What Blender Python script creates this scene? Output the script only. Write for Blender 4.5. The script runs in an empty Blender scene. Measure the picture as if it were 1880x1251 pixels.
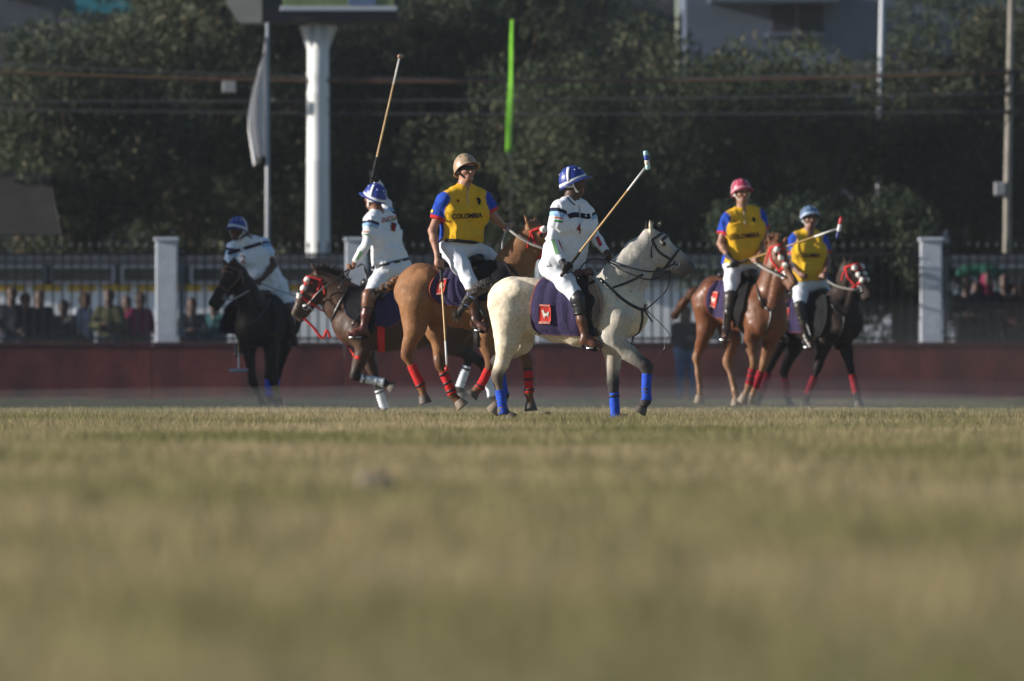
import bpy, bmesh, math, random
import numpy as np
from mathutils import Vector, Matrix
from mathutils.bvhtree import BVHTree
random.seed(7)
rng = np.random.default_rng(7)

# ------------------------------------------------------------------ camera, sky, sun, exposure
F = 1880 * 400 / 36.0            # focal length in photograph pixels
CX, HY, CH = 940.0, 685.0, 0.457  # image centre column, horizon row, camera height (m)
scene = bpy.context.scene
cam_data = bpy.data.cameras.new('camera')
cam = bpy.data.objects.new('camera', cam_data)
scene.collection.objects.link(cam)
cam_data.lens = 400
cam_data.sensor_width = 36
cam_data.clip_start = 1.0
cam_data.clip_end = 3000
cam.location = (0, 0, CH)
cam.rotation_euler = (math.radians(90) + math.atan((HY - 625.5) / F), 0, 0)
cam_data.dof.use_dof = True
cam_data.dof.focus_distance = 112.5
cam_data.dof.aperture_fstop = 3.5
scene.camera = cam

SUN_EL, SUN_AZ = math.radians(15), math.radians(85)   # azimuth measured from "behind the camera" towards the left
S = Vector((-math.sin(SUN_AZ) * math.cos(SUN_EL), -math.cos(SUN_AZ) * math.cos(SUN_EL), math.sin(SUN_EL)))
world = bpy.data.worlds.new('World')
scene.world = world
world.use_nodes = True
wn = world.node_tree.nodes
sky = wn.new('ShaderNodeTexSky')
sky.sky_type = 'NISHITA'
sky.sun_disc = False
sky.sun_elevation = SUN_EL
sky.sun_rotation = math.atan2(S.x, S.y)
sky.dust_density = 0.15
sky.ozone_density = 3.0
sky.air_density = 1.0
wn['Background'].inputs[1].default_value = 0.066
world.node_tree.links.new(sky.outputs[0], wn['Background'].inputs[0])
sun_data = bpy.data.lights.new('sun', 'SUN')
sun_data.energy = 5.0
sun_data.angle = math.radians(0.6)
sun_data.color = (1.0, 0.94, 0.86)
sun = bpy.data.objects.new('sun', sun_data)
scene.collection.objects.link(sun)
sun.rotation_euler = S.to_track_quat('Z', 'Y').to_euler()
scene.view_settings.view_transform = 'Standard'
scene.view_settings.look = 'None'
scene.view_settings.exposure = 0.65
scene.view_settings.gamma = 1.0
scene.render.engine = 'CYCLES'
scene.cycles.use_denoising = True
scene.cycles.max_bounces = 6
scene.cycles.volume_bounces = 0
scene.cycles.transparent_max_bounces = 8

# ------------------------------------------------------------------ helpers
C = scene.collection
BASE = {}


def P(px, py, d):
    return np.array([(px - CX) * d / F, d, CH + (HY - py) * d / F])


def unit(v):
    v = np.asarray(v, float)
    return v / (np.linalg.norm(v) + 1e-12)


def lerp(a, b, t):
    return np.asarray(a) * (1 - t) + np.asarray(b) * t


def thing(name, label, cat, loc, group=None):
    o = bpy.data.objects.new(name, None)
    C.objects.link(o)
    o.location = loc
    o.empty_display_size = 0.2
    o['label'] = label
    o['category'] = cat
    if group:
        o['group'] = group
    BASE[o.name] = np.array(loc, float)
    return o


def mesh_obj(name, V, Fc, mat, parent=None, smooth=True, cols=None, label=None, loc=None):
    V = np.asarray(V, float)
    base = BASE[parent.name] if parent is not None else (np.array(loc, float) if loc is not None else np.zeros(3))
    me = bpy.data.meshes.new(name)
    W = V - base
    me.from_pydata(W.tolist(), [], Fc.tolist() if isinstance(Fc, np.ndarray) else Fc)
    if cols is not None:
        ca = me.color_attributes.new('col', 'FLOAT_COLOR', 'POINT')
        c4 = np.ones((len(V), 4))
        c4[:, :3] = cols
        ca.data.foreach_set('color', c4.ravel())
    if smooth:
        me.polygons.foreach_set('use_smooth', [True] * len(me.polygons))
    me.validate()
    me.update()
    o = bpy.data.objects.new(name, me)
    C.objects.link(o)
    if isinstance(mat, (list, tuple)):
        for m in mat:
            me.materials.append(m)
    elif mat is not None:
        me.materials.append(mat)
    if parent is not None:
        o.parent = parent
    elif loc is not None:
        o.location = loc
    BASE[o.name] = base
    if label:
        o['label'] = label
    return o


def tag(o, label, cat, group=None):
    o['label'] = label
    o['category'] = cat
    if group:
        o['group'] = group
    return o


def struct(o):
    o['kind'] = 'structure'
    return o


MATS = {}


def mat(name, col=(.5, .5, .5), rough=.7, spec=.3, noise=None, bump=None, attr=False, metal=0.0, trans=0.0, sheen=0.0, rvar=0.0, coatw=0.0, stretch=(1, 1, 1)):
    if name in MATS:
        return MATS[name]
    m = bpy.data.materials.new(name)
    m.use_nodes = True
    nt = m.node_tree
    n, l = nt.nodes, nt.links
    b = n['Principled BSDF']
    b.inputs['Roughness'].default_value = rough
    b.inputs['Specular IOR Level'].default_value = spec
    b.inputs['Metallic'].default_value = metal
    if coatw:
        b.inputs['Coat Weight'].default_value = coatw
        b.inputs['Coat Roughness'].default_value = 0.25
    if sheen:
        b.inputs['Sheen Weight'].default_value = sheen
    tc = n.new('ShaderNodeTexCoord')
    mp = n.new('ShaderNodeMapping')
    mp.inputs['Scale'].default_value = stretch
    l.new(tc.outputs['Object'], mp.inputs['Vector'])
    if attr:
        a = n.new('ShaderNodeAttribute')
        a.attribute_name = 'col'
        src = a.outputs['Color']
    else:
        rgb = n.new('ShaderNodeRGB')
        rgb.outputs[0].default_value = (*col, 1)
        src = rgb.outputs[0]
    if noise:
        tex = n.new('ShaderNodeTexNoise')
        tex.inputs['Scale'].default_value = noise[0]
        tex.inputs['Detail'].default_value = 5
        tex.inputs['Roughness'].default_value = .65
        l.new(mp.outputs[0], tex.inputs['Vector'])
        mr = n.new('ShaderNodeMapRange')
        mr.inputs[1].default_value = .3
        mr.inputs[2].default_value = .7
        mr.inputs[3].default_value = 1 - noise[1]
        mr.inputs[4].default_value = 1 + noise[1]
        l.new(tex.outputs[0], mr.inputs[0])
        mx = n.new('ShaderNodeMix')
        mx.data_type = 'RGBA'
        mx.blend_type = 'MULTIPLY'
        mx.inputs[0].default_value = 1
        l.new(src, mx.inputs[6])
        l.new(mr.outputs[0], mx.inputs[7])
        src = mx.outputs[2]
    l.new(src, b.inputs['Base Color'])
    if rvar:
        t3 = n.new('ShaderNodeTexNoise')
        t3.inputs['Scale'].default_value = 7
        t3.inputs['Detail'].default_value = 6
        t3.inputs['Roughness'].default_value = .7
        l.new(mp.outputs[0], t3.inputs['Vector'])
        m3 = n.new('ShaderNodeMapRange')
        m3.inputs[1].default_value = .38
        m3.inputs[2].default_value = .62
        m3.inputs[3].default_value = rough - rvar * .3
        m3.inputs[4].default_value = min(.95, rough + rvar)
        l.new(t3.outputs[0], m3.inputs[0])
        l.new(m3.outputs[0], b.inputs['Roughness'])
    if bump:
        tex2 = n.new('ShaderNodeTexNoise')
        tex2.inputs['Scale'].default_value = bump[0]
        tex2.inputs['Detail'].default_value = 4
        l.new(mp.outputs[0], tex2.inputs['Vector'])
        bp = n.new('ShaderNodeBump')
        bp.inputs['Strength'].default_value = bump[1]
        bp.inputs['Distance'].default_value = bump[2] if len(bump) > 2 else .01
        l.new(tex2.outputs[0], bp.inputs['Height'])
        l.new(bp.outputs[0], b.inputs['Normal'])
    if trans:
        out = n['Material Output']
        tr = n.new('ShaderNodeBsdfTranslucent')
        l.new(src, tr.inputs['Color'])
        ms = n.new('ShaderNodeMixShader')
        ms.inputs[0].default_value = trans
        l.new(b.outputs[0], ms.inputs[1])
        l.new(tr.outputs[0], ms.inputs[2])
        l.new(ms.outputs[0], out.inputs['Surface'])
    MATS[name] = m
    return m


# ---- plain mesh makers (all return V, F)
def join(parts):
    V, Fc, o = [], [], 0
    for v, f in parts:
        v = np.asarray(v, float)
        V.append(v)
        Fc += [[i + o for i in q] for q in f]
        o += len(v)
    return np.concatenate(V), Fc


def box(c, s, rot=0.0):
    c = np.asarray(c, float)
    s = np.asarray(s, float) / 2
    v = np.array([[x, y, z] for x in (-1, 1) for y in (-1, 1) for z in (-1, 1)]) * s
    if rot:
        cr, sr = math.cos(rot), math.sin(rot)
        v = v @ np.array([[cr, sr, 0], [-sr, cr, 0], [0, 0, 1]])
    f = [[0, 1, 3, 2], [4, 6, 7, 5], [0, 4, 5, 1], [2, 3, 7, 6], [0, 2, 6, 4], [1, 5, 7, 3]]
    return v + c, f


def bevel_box(name, c, s, mt, parent=None, bev=.02, rot=0.0, label=None, loc=None):
    v, f = box(c, s, rot)
    o = mesh_obj(name, v, f, mt, parent, smooth=False, label=label, loc=loc)
    m = o.modifiers.new('bevel', 'BEVEL')
    m.width = bev
    m.segments = 2
    return o


def frames(pts):
    pts = np.asarray(pts, float)
    T = np.gradient(pts, axis=0)
    T /= np.linalg.norm(T, axis=1)[:, None] + 1e-9
    up = np.array([0.13, 0.21, 1.0])
    if abs(T[0] @ unit(up)) > .9:
        up = np.array([1.0, .1, 0])
    N = []
    n = unit(np.cross(T[0], up))
    for t in T:
        n = unit(n - t * (n @ t))
        N.append(n)
    N = np.array(N)
    return T, N, np.cross(T, N)


def tube(pts, r, n=8, cap=True):
    pts = np.asarray(pts, float)
    T, N, B = frames(pts)
    r = np.broadcast_to(np.asarray(r, float), (len(pts),))
    a = np.linspace(0, 2 * math.pi, n, endpoint=False)
    V = (pts[:, None] + r[:, None, None] * (np.cos(a)[None, :, None] * N[:, None] + np.sin(a)[None, :, None] * B[:, None])).reshape(-1, 3)
    Fc = []
    for i in range(len(pts) - 1):
        for j in range(n):
            k = (j + 1) % n
            Fc.append([i * n + j, i * n + k, (i + 1) * n + k, (i + 1) * n + j])
    if cap:
        Fc.append(list(range(n))[::-1])
        Fc.append([(len(pts) - 1) * n + j for j in range(n)])
    return V, Fc


def spline(pts, m=6):
    p = np.asarray(pts, float)
    if len(p) < 3:
        return np.array([lerp(p[0], p[-1], t) for t in np.linspace(0, 1, m + 1)])
    q = np.vstack([2 * p[0] - p[1], p, 2 * p[-1] - p[-2]])
    out = []
    for i in range(1, len(q) - 2):
        for t in np.linspace(0, 1, m, endpoint=False):
            a, b, c, d = q[i - 1], q[i], q[i + 1], q[i + 2]
            out.append(.5 * ((2 * b) + (c - a) * t + (2 * a - 5 * b + 4 * c - d) * t * t + (3 * b - a - 3 * c + d) * t ** 3))
    out.append(p[-1])
    return np.array(out)


def lathe(a, b, prof, n=14):
    """profile [(t, r)] along a->b, closed at both ends"""
    pts = np.array([lerp(a, b, t) for t, r in prof])
    ax = unit(np.asarray(b) - np.asarray(a))
    u = unit(np.cross(ax, [0.3, .9, .2] if abs(ax[1]) < .8 else [1, 0, .2]))
    w = np.cross(ax, u)
    an = np.linspace(0, 2 * math.pi, n, endpoint=False)
    V = np.concatenate([p + r * (np.cos(an)[:, None] * u + np.sin(an)[:, None] * w) for p, (t, r) in zip(pts, prof)])
    Fc = []
    for i in range(len(prof) - 1):
        for j in range(n):
            k = (j + 1) % n
            Fc.append([i * n + j, i * n + k, (i + 1) * n + k, (i + 1) * n + j])
    Fc.append(list(range(n))[::-1])
    Fc.append([(len(prof) - 1) * n + j for j in range(n)])
    return V, Fc


def ball(c, r, n=10, sc=(1, 1, 1)):
    V, Fc = [], []
    c = np.asarray(c, float)
    for i in range(n + 1):
        th = math.pi * i / n
        for j in range(2 * n):
            ph = math.pi * j / n
            V.append(c + r * np.array([math.sin(th) * math.cos(ph) * sc[0], math.sin(th) * math.sin(ph) * sc[1], math.cos(th) * sc[2]]))
    for i in range(n):
        for j in range(2 * n):
            k = (j + 1) % (2 * n)
            Fc.append([i * 2 * n + j, (i + 1) * 2 * n + j, (i + 1) * 2 * n + k, i * 2 * n + k])
    return np.array(V), Fc


def grid_faces(nu, nv):
    return [[i * nv + j, i * nv + j + 1, (i + 1) * nv + j + 1, (i + 1) * nv + j] for i in range(nu - 1) for j in range(nv - 1)]


def ribbon(pts, nrm, w, th):
    """flat strap: section w x th lying on a surface with normals nrm"""
    pts = np.asarray(pts, float)
    T = np.gradient(pts, axis=0)
    T /= np.linalg.norm(T, axis=1)[:, None] + 1e-9
    Sd = np.cross(T, nrm)
    Sd /= np.linalg.norm(Sd, axis=1)[:, None] + 1e-9
    h = w / 2
    V = np.stack([pts - Sd * h - nrm * th, pts + Sd * h - nrm * th, pts + Sd * h + nrm * th, pts - Sd * h + nrm * th], 1).reshape(-1, 3)
    Fc = []
    for i in range(len(pts) - 1):
        for j in range(4):
            k = (j + 1) % 4
            Fc.append([i * 4 + j, i * 4 + k, (i + 1) * 4 + k, (i + 1) * 4 + j])
    e = (len(pts) - 1) * 4
    Fc += [[3, 2, 1, 0], [e, e + 1, e + 2, e + 3]]
    return V, Fc


# ---- value noise
LAT = np.random.default_rng(3).random((32, 32, 32))


def vnoise(Q, s, off=0.0):
    q = np.asarray(Q) * s + off
    i = np.floor(q).astype(int)
    f = q - i
    f = f * f * (3 - 2 * f)
    r = 0
    for dx in (0, 1):
        for dy in (0, 1):
            for dz in (0, 1):
                w = (f[..., 0] if dx else 1 - f[..., 0]) * (f[..., 1] if dy else 1 - f[..., 1]) * (f[..., 2] if dz else 1 - f[..., 2])
                r = r + w * LAT[(i[..., 0] + dx) % 32, (i[..., 1] + dy) % 32, (i[..., 2] + dz) % 32]
    return r


# ---- blended solids: every body and garment is one continuous surface grown from tapered limbs
class Solid:
    def __init__(self):
        self.pr = []
        self.clip = []

    def add(self, a, b, ra, rb=None, k=.03, col=(1, 1, 1), col2=None, sq=None, cap=(0, 0), neg=False, tagn=None):
        rb = ra if rb is None else rb
        self.pr.append(dict(a=np.asarray(a, float), b=np.asarray(b, float), ra=ra, rb=rb, k=k, c=np.array(col, float),
                            c2=np.array(col2 if col2 is not None else col, float), sq=sq, cap=cap, neg=neg, tag=tagn))

    def chain(self, pts, rs, k=.03, col=(1, 1, 1), sq=None):
        for i in range(len(pts) - 1):
            self.add(pts[i], pts[i + 1], rs[i], rs[i + 1], k, col, sq=sq)

    @staticmethod
    def dist(p, Q, want_t=False):
        a, b = p['a'], p['b']
        q = Q - a
        ba = b - a
        if p['sq'] is not None:
            L, f = p['sq']
            g = 1 / f - 1
            q = q + (q @ L)[..., None] * (g * L)
            ba = ba + (ba @ L) * g * L
        dd = ba @ ba
        t = np.clip((q @ ba) / dd, 0, 1) if dd > 1e-10 else np.zeros(q.shape[:-1])
        d = np.linalg.norm(q - t[..., None] * ba, axis=-1) - (p['ra'] + (p['rb'] - p['ra']) * t)
        if p['cap'][0] or p['cap'][1]:
            n = unit(b - a)
            if p['cap'][0]:
                d = np.maximum(d, -((Q - a) @ n))
            if p['cap'][1]:
                d = np.maximum(d, (Q - b) @ n)
        return (d, t) if want_t else d

    @staticmethod
    def comb(D, d, p):
        k = p['k']
        if p['neg']:
            h = np.clip(.5 - .5 * (d + D) / k, 0, 1)
            return D * (1 - h) - d * h + k * h * (1 - h)
        h = np.clip(.5 + .5 * (D - d) / k, 0, 1)
        return D * (1 - h) + d * h - k * h * (1 - h)

    def eval(self, Q):
        D = np.full(Q.shape[:-1], 5.0)
        for p in self.pr:
            D = self.comb(D, self.dist(p, Q), p)
        for c, n in self.clip:
            D = np.maximum(D, (Q - c) @ n)
        return D

    def grad(self, Q):
        """outward normals at surface points (averaged over the nearest face)"""
        out = np.zeros((len(Q), 3))
        for i, q in enumerate(Q):
            lo, n, idx, ds = self.bvh.find_nearest(Vector(q))
            out[i] = self.VN[self.Q[idx]].mean(0)
        return out / (np.linalg.norm(out, axis=1)[:, None] + 1e-9)

    def mesh(self, h, disp=None):
        lo = np.min([np.minimum(p['a'], p['b']) - max(p['ra'], p['rb']) for p in self.pr if not p['neg']], 0) - 3 * h - .02
        hi = np.max([np.maximum(p['a'], p['b']) + max(p['ra'], p['rb']) for p in self.pr if not p['neg']], 0) + 3 * h + .02
        n = np.ceil((hi - lo) / h).astype(int) + 1
        D = np.full(n, .5)
        ax = [lo[i] + h * np.arange(n[i]) for i in range(3)]
        for p in self.pr:
            m = max(p['ra'], p['rb']) + p['k'] * 1.2 + 3 * h
            a = np.minimum(p['a'], p['b']) - m
            b = np.maximum(p['a'], p['b']) + m
            s = tuple(slice(max(0, int((a[i] - lo[i]) / h)), min(n[i], int((b[i] - lo[i]) / h) + 2)) for i in range(3))
            Q = np.stack(np.meshgrid(ax[0][s[0]], ax[1][s[1]], ax[2][s[2]], indexing='ij'), -1)
            D[s] = self.comb(D[s], self.dist(p, Q), p)
        if self.clip:
            Q = np.stack(np.meshgrid(*ax, indexing='ij'), -1)
            for c, nn in self.clip:
                D = np.maximum(D, (Q - c) @ nn)
        if disp is not None:
            m = np.abs(D) < .05
            idx = np.argwhere(m)
            D[m] += disp(lo + idx * h)
        V, Q = surface_nets(D, lo, h)
        fn = np.cross(V[Q[:, 2]] - V[Q[:, 0]], V[Q[:, 3]] - V[Q[:, 1]])
        VN = np.zeros_like(V)
        for c in range(4):
            np.add.at(VN, Q[:, c], fn)
        self.VN = VN / (np.linalg.norm(VN, axis=1)[:, None] + 1e-12)
        self.Q = Q
        self.bvh = BVHTree.FromPolygons(V.tolist(), Q.tolist())
        return V, Q

    def colors(self, V, soft=.01):
        dm = np.full(len(V), 9.0)
        ds = []
        for p in self.pr:
            if p['neg']:
                ds.append(None)
                continue
            d, t = self.dist(p, V, True)
            ds.append((d, t))
            dm = np.minimum(dm, d)
        W = np.zeros(len(V))
        Cc = np.zeros((len(V), 3))
        for p, e in zip(self.pr, ds):
            if e is None:
                continue
            d, t = e
            w = np.exp(-(d - dm) / soft)
            W += w
            Cc += w[:, None] * (p['c'] * (1 - t)[:, None] + p['c2'] * t[:, None])
        return Cc / W[:, None]

    def trace(self, Q, dr, off=0.0, maxd=3.0):
        """walk from Q along dr to the surface (grown by off); misses take the closest pass"""
        Q = np.array(Q, float)
        dr = np.broadcast_to(np.asarray(dr, float), Q.shape)
        X = np.zeros_like(Q)
        for i, (q, d) in enumerate(zip(Q, dr)):
            lo, n, idx, ds = self.bvh.ray_cast(Vector(q), Vector(d), maxd)
            if lo is None:
                best = None
                for t in np.linspace(0, maxd, 40):
                    r = self.bvh.find_nearest(Vector(q + d * t))
                    if r[0] is not None and (best is None or r[3] < best[3]):
                        best = r
                lo, n, idx, ds = best
            X[i] = np.array(lo) + unit(self.VN[self.Q[idx]].mean(0)) * off
        return X


def surface_nets(D, o, h):
    Sg = D < 0
    n = D.shape
    cs = [(i, j, k) for i in (0, 1) for j in (0, 1) for k in (0, 1)]
    sub = lambda A, c: A[c[0]:n[0] - 1 + c[0], c[1]:n[1] - 1 + c[1], c[2]:n[2] - 1 + c[2]]
    cnt = sum(sub(Sg, c).astype(np.int8) for c in cs)
    act = (cnt > 0) & (cnt < 8)
    ac = np.argwhere(act)
    idx = np.full(act.shape, -1, int)
    idx[act] = np.arange(len(ac))
    val = np.stack([sub(D, c)[act] for c in cs], 1)
    pos = np.array(cs, float)
    acc = np.zeros((len(ac), 3))
    num = np.zeros(len(ac))
    for a in range(8):
        for b in range(a + 1, 8):
            if np.abs(pos[a] - pos[b]).sum() == 1:
                x = (val[:, a] < 0) != (val[:, b] < 0)
                t = val[x, a] / (val[x, a] - val[x, b])
                acc[x] += pos[a] + t[:, None] * (pos[b] - pos[a])
                num[x] += 1
    V = o + (ac + acc / num[:, None]) * h
    Q = []
    for axn in range(3):
        u, v = (axn + 1) % 3, (axn + 2) % 3
        sl0 = [slice(1, n[i] - 1) for i in range(3)]
        sl1 = list(sl0)
        sl0[axn] = slice(0, n[axn] - 1)
        sl1[axn] = slice(1, n[axn])
        A, B = Sg[tuple(sl0)], Sg[tuple(sl1)]
        e = np.argwhere(A != B)
        if not len(e):
            continue
        ins = A[tuple(e.T)]
        e = e + np.array([0 if i == axn else 1 for i in range(3)])
        du = np.zeros(3, int)
        du[u] = 1
        dv = np.zeros(3, int)
        dv[v] = 1
        q = np.stack([idx[tuple((e - du - dv).T)], idx[tuple((e - dv).T)], idx[tuple(e.T)], idx[tuple((e - du).T)]], 1)
        q[~ins] = q[~ins][:, ::-1]
        Q.append(q)
    Q = np.concatenate(Q)
    # two rounds of light smoothing
    for _ in range(2):
        s = np.zeros_like(V)
        c = np.zeros(len(V))
        for a, b in ((0, 1), (1, 2), (2, 3), (3, 0)):
            np.add.at(s, Q[:, a], V[Q[:, b]])
            np.add.at(c, Q[:, a], 1)
            np.add.at(s, Q[:, b], V[Q[:, a]])
            np.add.at(c, Q[:, b], 1)
        V = .6 * V + .4 * s / c[:, None]
    return V, Q


VIEW = np.array([0.0, 1.0, 0.0])


def px_strap(sol, pts, d, w, th=.004, off=.003, m=5, back=1.2):
    """strap following a surface, its course given by image columns/rows"""
    q = spline(np.array([[a, b, 0] for a, b in pts], float), m)[:, :2]
    Q = np.array([P(a, b, d - back) for a, b in q])
    Q[:, 0] *= d / (d - back)
    Q[:, 2] = CH + (Q[:, 2] - CH) * d / (d - back)
    X = sol.trace(Q, VIEW, off)
    return ribbon(X, sol.grad(X), w, th)


def px_grid(sol, left, right, d, nu=14, off=.004, back=1.2, m=4):
    """sheet draped on a surface between two image polylines"""
    a = spline(np.array([[x, y, 0] for x, y in left], float), m)[:, :2]
    b = spline(np.array([[x, y, 0] for x, y in right], float), m)[:, :2]
    nv = len(a)
    G = np.array([lerp(a, b, t) for t in np.linspace(0, 1, nu)])
    Q = np.array([[(x - CX) * d / F, d - back, CH + (HY - y) * d / F] for x, y in G.reshape(-1, 2)])
    X = sol.trace(Q, VIEW, off)
    return X, nu, nv


def shell(X, N, nu, nv, th):
    """grid with thickness"""
    V = np.concatenate([X + N * th / 2, X - N * th / 2])
    f = grid_faces(nu, nv)
    o = nu * nv
    Fc = [q for q in f] + [[i + o for i in q[::-1]] for q in f]
    ring = [i * nv for i in range(nu)] + [(nu - 1) * nv + j for j in range(1, nv)] + [i * nv + nv - 1 for i in range(nu - 2, -1, -1)] + [j for j in range(nv - 2, 0, -1)]
    for a, b in zip(ring, ring[1:] + ring[:1]):
        Fc.append([b, a, a + o, b + o])
    return V, Fc


_txt = {}


def text_polys(s):
    if s in _txt:
        return _txt[s]
    cu = bpy.data.curves.new('t', 'FONT')
    cu.body = s
    cu.align_x = 'CENTER'
    cu.align_y = 'CENTER'
    cu.size = 1
    cu.offset = .03 if s == 'COLOMBIA' else .012
    cu.resolution_u = 3
    o = bpy.data.objects.new('t', cu)
    C.objects.link(o)
    bpy.context.view_layer.update()
    me = o.to_mesh()
    bm = bmesh.new()
    bm.from_mesh(me)
    bmesh.ops.subdivide_edges(bm, edges=[e for e in bm.edges if e.calc_length() > .12], cuts=2, use_grid_fill=True)
    bmesh.ops.triangulate(bm, faces=bm.faces)
    bm.verts.ensure_lookup_table()
    v = np.array([x.co[:] for x in bm.verts])
    f = [[x.index for x in q.verts] for q in bm.faces]
    bm.free()
    o.to_mesh_clear()
    bpy.data.objects.remove(o)
    bpy.data.curves.remove(cu)
    w = v[:, 0].max() - v[:, 0].min()
    hh = v[:, 1].max() - v[:, 1].min()
    v[:, 0] = (v[:, 0] - v[:, 0].min()) / w - .5
    v[:, 1] = (v[:, 1] - v[:, 1].min()) / hh - .5
    _txt[s] = (v, f)
    return v, f


def px_text(sol, s, o, U, Vv, d, off=.004, back=1.2):
    v, f = text_polys(s)
    q = np.array(o) + v[:, :1] * np.array(U) + v[:, 1:2] * np.array(Vv)
    Q = np.array([[(x - CX) * d / F, d - back, CH + (HY - y) * d / F] for x, y in q])
    return sol.trace(Q, VIEW, off), f


def px_poly(sol, pts, d, off=.004, back=1.2):
    """small flat mark (fan from its centre) laid on a surface"""
    p = np.array(pts, float)
    p = np.vstack([p.mean(0), p])
    Q = np.array([[(x - CX) * d / F, d - back, CH + (HY - y) * d / F] for x, y in p])
    n = len(pts)
    return sol.trace(Q, VIEW, off), [[0, i + 1, (i + 1) % n + 1] for i in range(n)]
# ------------------------------------------------------------------ the field
def ground_material(name, blades):
    m = bpy.data.materials.new(name)
    m.use_nodes = True
    n, l = m.node_tree.nodes, m.node_tree.links
    b = n['Principled BSDF']
    b.inputs['Roughness'].default_value = .9
    b.inputs['Specular IOR Level'].default_value = .1
    geo = n.new('ShaderNodeNewGeometry')

    def nz(scale, sx, sy, det=4):
        mp = n.new('ShaderNodeMapping')
        mp.inputs['Scale'].default_value = (sx, sy, 0)
        l.new(geo.outputs['Position'], mp.inputs['Vector'])
        t = n.new('ShaderNodeTexNoise')
        t.inputs['Scale'].default_value = scale
        t.inputs['Detail'].default_value = det
        t.inputs['Roughness'].default_value = .6
        l.new(mp.outputs[0], t.inputs['Vector'])
        return t.outputs[0]

    def ramp(src, stops):
        r = n.new('ShaderNodeValToRGB')
        r.color_ramp.elements[0].position, r.color_ramp.elements[0].color = stops[0][0], (*stops[0][1], 1)
        r.color_ramp.elements[1].position, r.color_ramp.elements[1].color = stops[-1][0], (*stops[-1][1], 1)
        for p_, c_ in stops[1:-1]:
            e = r.color_ramp.elements.new(p_)
            e.color = (*c_, 1)
        l.new(src, r.inputs[0])
        return r.outputs[0]

    def mix(a, c, fac, mode='MIX'):
        x = n.new('ShaderNodeMix')
        x.data_type = 'RGBA'
        x.blend_type = mode
        if isinstance(fac, float):
            x.inputs[0].default_value = fac
        else:
            l.new(fac, x.inputs[0])
        l.new(a, x.inputs[6])
        l.new(c, x.inputs[7])
        return x.outputs[2]
    if blades:
        straw = ramp(nz(.8, 1, .35), [(.3, (.345, .272, .158)), (.55, (.43, .345, .21)), (.75, (.325, .266, .148))])
        green = ramp(nz(1.7, 1, .5), [(.3, (.125, .14, .05)), (.7, (.205, .20, .082))])
        c1 = mix(straw, green, ramp(nz(.30, 1, .30, 6), [(.38, (0, 0, 0)), (.62, (.95, .95, .95))]))
        at = n.new('ShaderNodeAttribute')
        at.attribute_name = 'rnd'
        c2 = mix(c1, ramp(at.outputs['Fac'], [(0, (.34, .36, .32)), (.5, (.95, .95, .93)), (1, (1.55, 1.5, 1.4))]), 1.0, 'MULTIPLY')
        l.new(c2, b.inputs['Base Color'])
        tr = n.new('ShaderNodeBsdfTranslucent')
        l.new(c2, tr.inputs['Color'])
        ms = n.new('ShaderNodeMixShader')
        ms.inputs[0].default_value = .35
        l.new(b.outputs[0], ms.inputs[1])
        l.new(tr.outputs[0], ms.inputs[2])
        l.new(ms.outputs[0], n['Material Output'].inputs['Surface'])
    else:
        soil = ramp(nz(.5, 1, .5), [(.3, (.22, .175, .10)), (.7, (.30, .25, .145))])
        l.new(soil, b.inputs['Base Color'])
        bp = n.new('ShaderNodeBump')
        bp.inputs['Strength'].default_value = .5
        bp.inputs['Distance'].default_value = .02
        l.new(nz(9, 1, 1), bp.inputs['Height'])
        l.new(bp.outputs[0], b.inputs['Normal'])
    return m


gx = np.linspace(-1500, 1500, 31)
gy = np.linspace(-300, 2700, 31)
V = np.array([[x, y, -.004] for x in gx for y in gy])
struct(mesh_obj('ground', V, grid_faces(31, 31), ground_material('dry_turf_soil', False)))

N = 620000
dd = np.sqrt(rng.random(N) * (188.5 ** 2 - 13 ** 2) + 13 ** 2)
near = (dd > 92) & (dd < 135)
xx = (rng.random(N) - .5) * dd * .104
pos = np.stack([xx, dd, np.zeros(N)], 1)
clump = vnoise(pos * np.array([1, .6, 1]), 1.1) * .6 + vnoise(pos, 4.0) * .4
hgt = (.016 + .038 * rng.random(N) ** 1.5) * (.35 + 1.3 * clump)
tall = near & (rng.random(N) < .05)
hgt[tall] *= 1.9
wid = .005 + .005 * rng.random(N) + .006 * np.clip((60 - dd) / 40, 0, 1)
an = rng.random(N) * 2 * math.pi
lean = rng.normal(0, .5, (N, 2)) * hgt[:, None]
a = pos + np.stack([np.cos(an), np.sin(an), np.zeros(N)], 1) * wid[:, None] / 2
b = pos - np.stack([np.cos(an), np.sin(an), np.zeros(N)], 1) * wid[:, None] / 2
t = pos + np.stack([lean[:, 0], lean[:, 1], hgt], 1)
swell = .06 * vnoise(pos * np.array([.16, .42, 1]), 1.0, 7.7) ** 1.5 * np.clip((105 - dd) / 40, .28, 1)
t[:, 2] += swell
a[:, 2] += swell - .03
b[:, 2] += swell - .03
a[:, 2] -= .006
b[:, 2] -= .006
Vg = np.stack([a, b, t], 1).reshape(-1, 3).astype(np.float32)
me = bpy.data.meshes.new('grass')
me.vertices.add(3 * N)
me.vertices.foreach_set('co', Vg.ravel())
me.loops.add(3 * N)
me.loops.foreach_set('vertex_index', np.arange(3 * N, dtype=np.int32))
me.polygons.add(N)
me.polygons.foreach_set('loop_start', np.arange(0, 3 * N, 3, dtype=np.int32))
ra = me.attributes.new('rnd', 'FLOAT', 'FACE')
ra.data.foreach_set('value', rng.random(N).astype(np.float32))
me.update(calc_edges=True)
grass = bpy.data.objects.new('grass', me)
me.materials.append(ground_material('dry_grass_blades', True))
C.objects.link(grass)
tag(grass, 'short dry yellow green grass covering the polo field', 'grass')
grass['kind'] = 'stuff'

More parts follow.
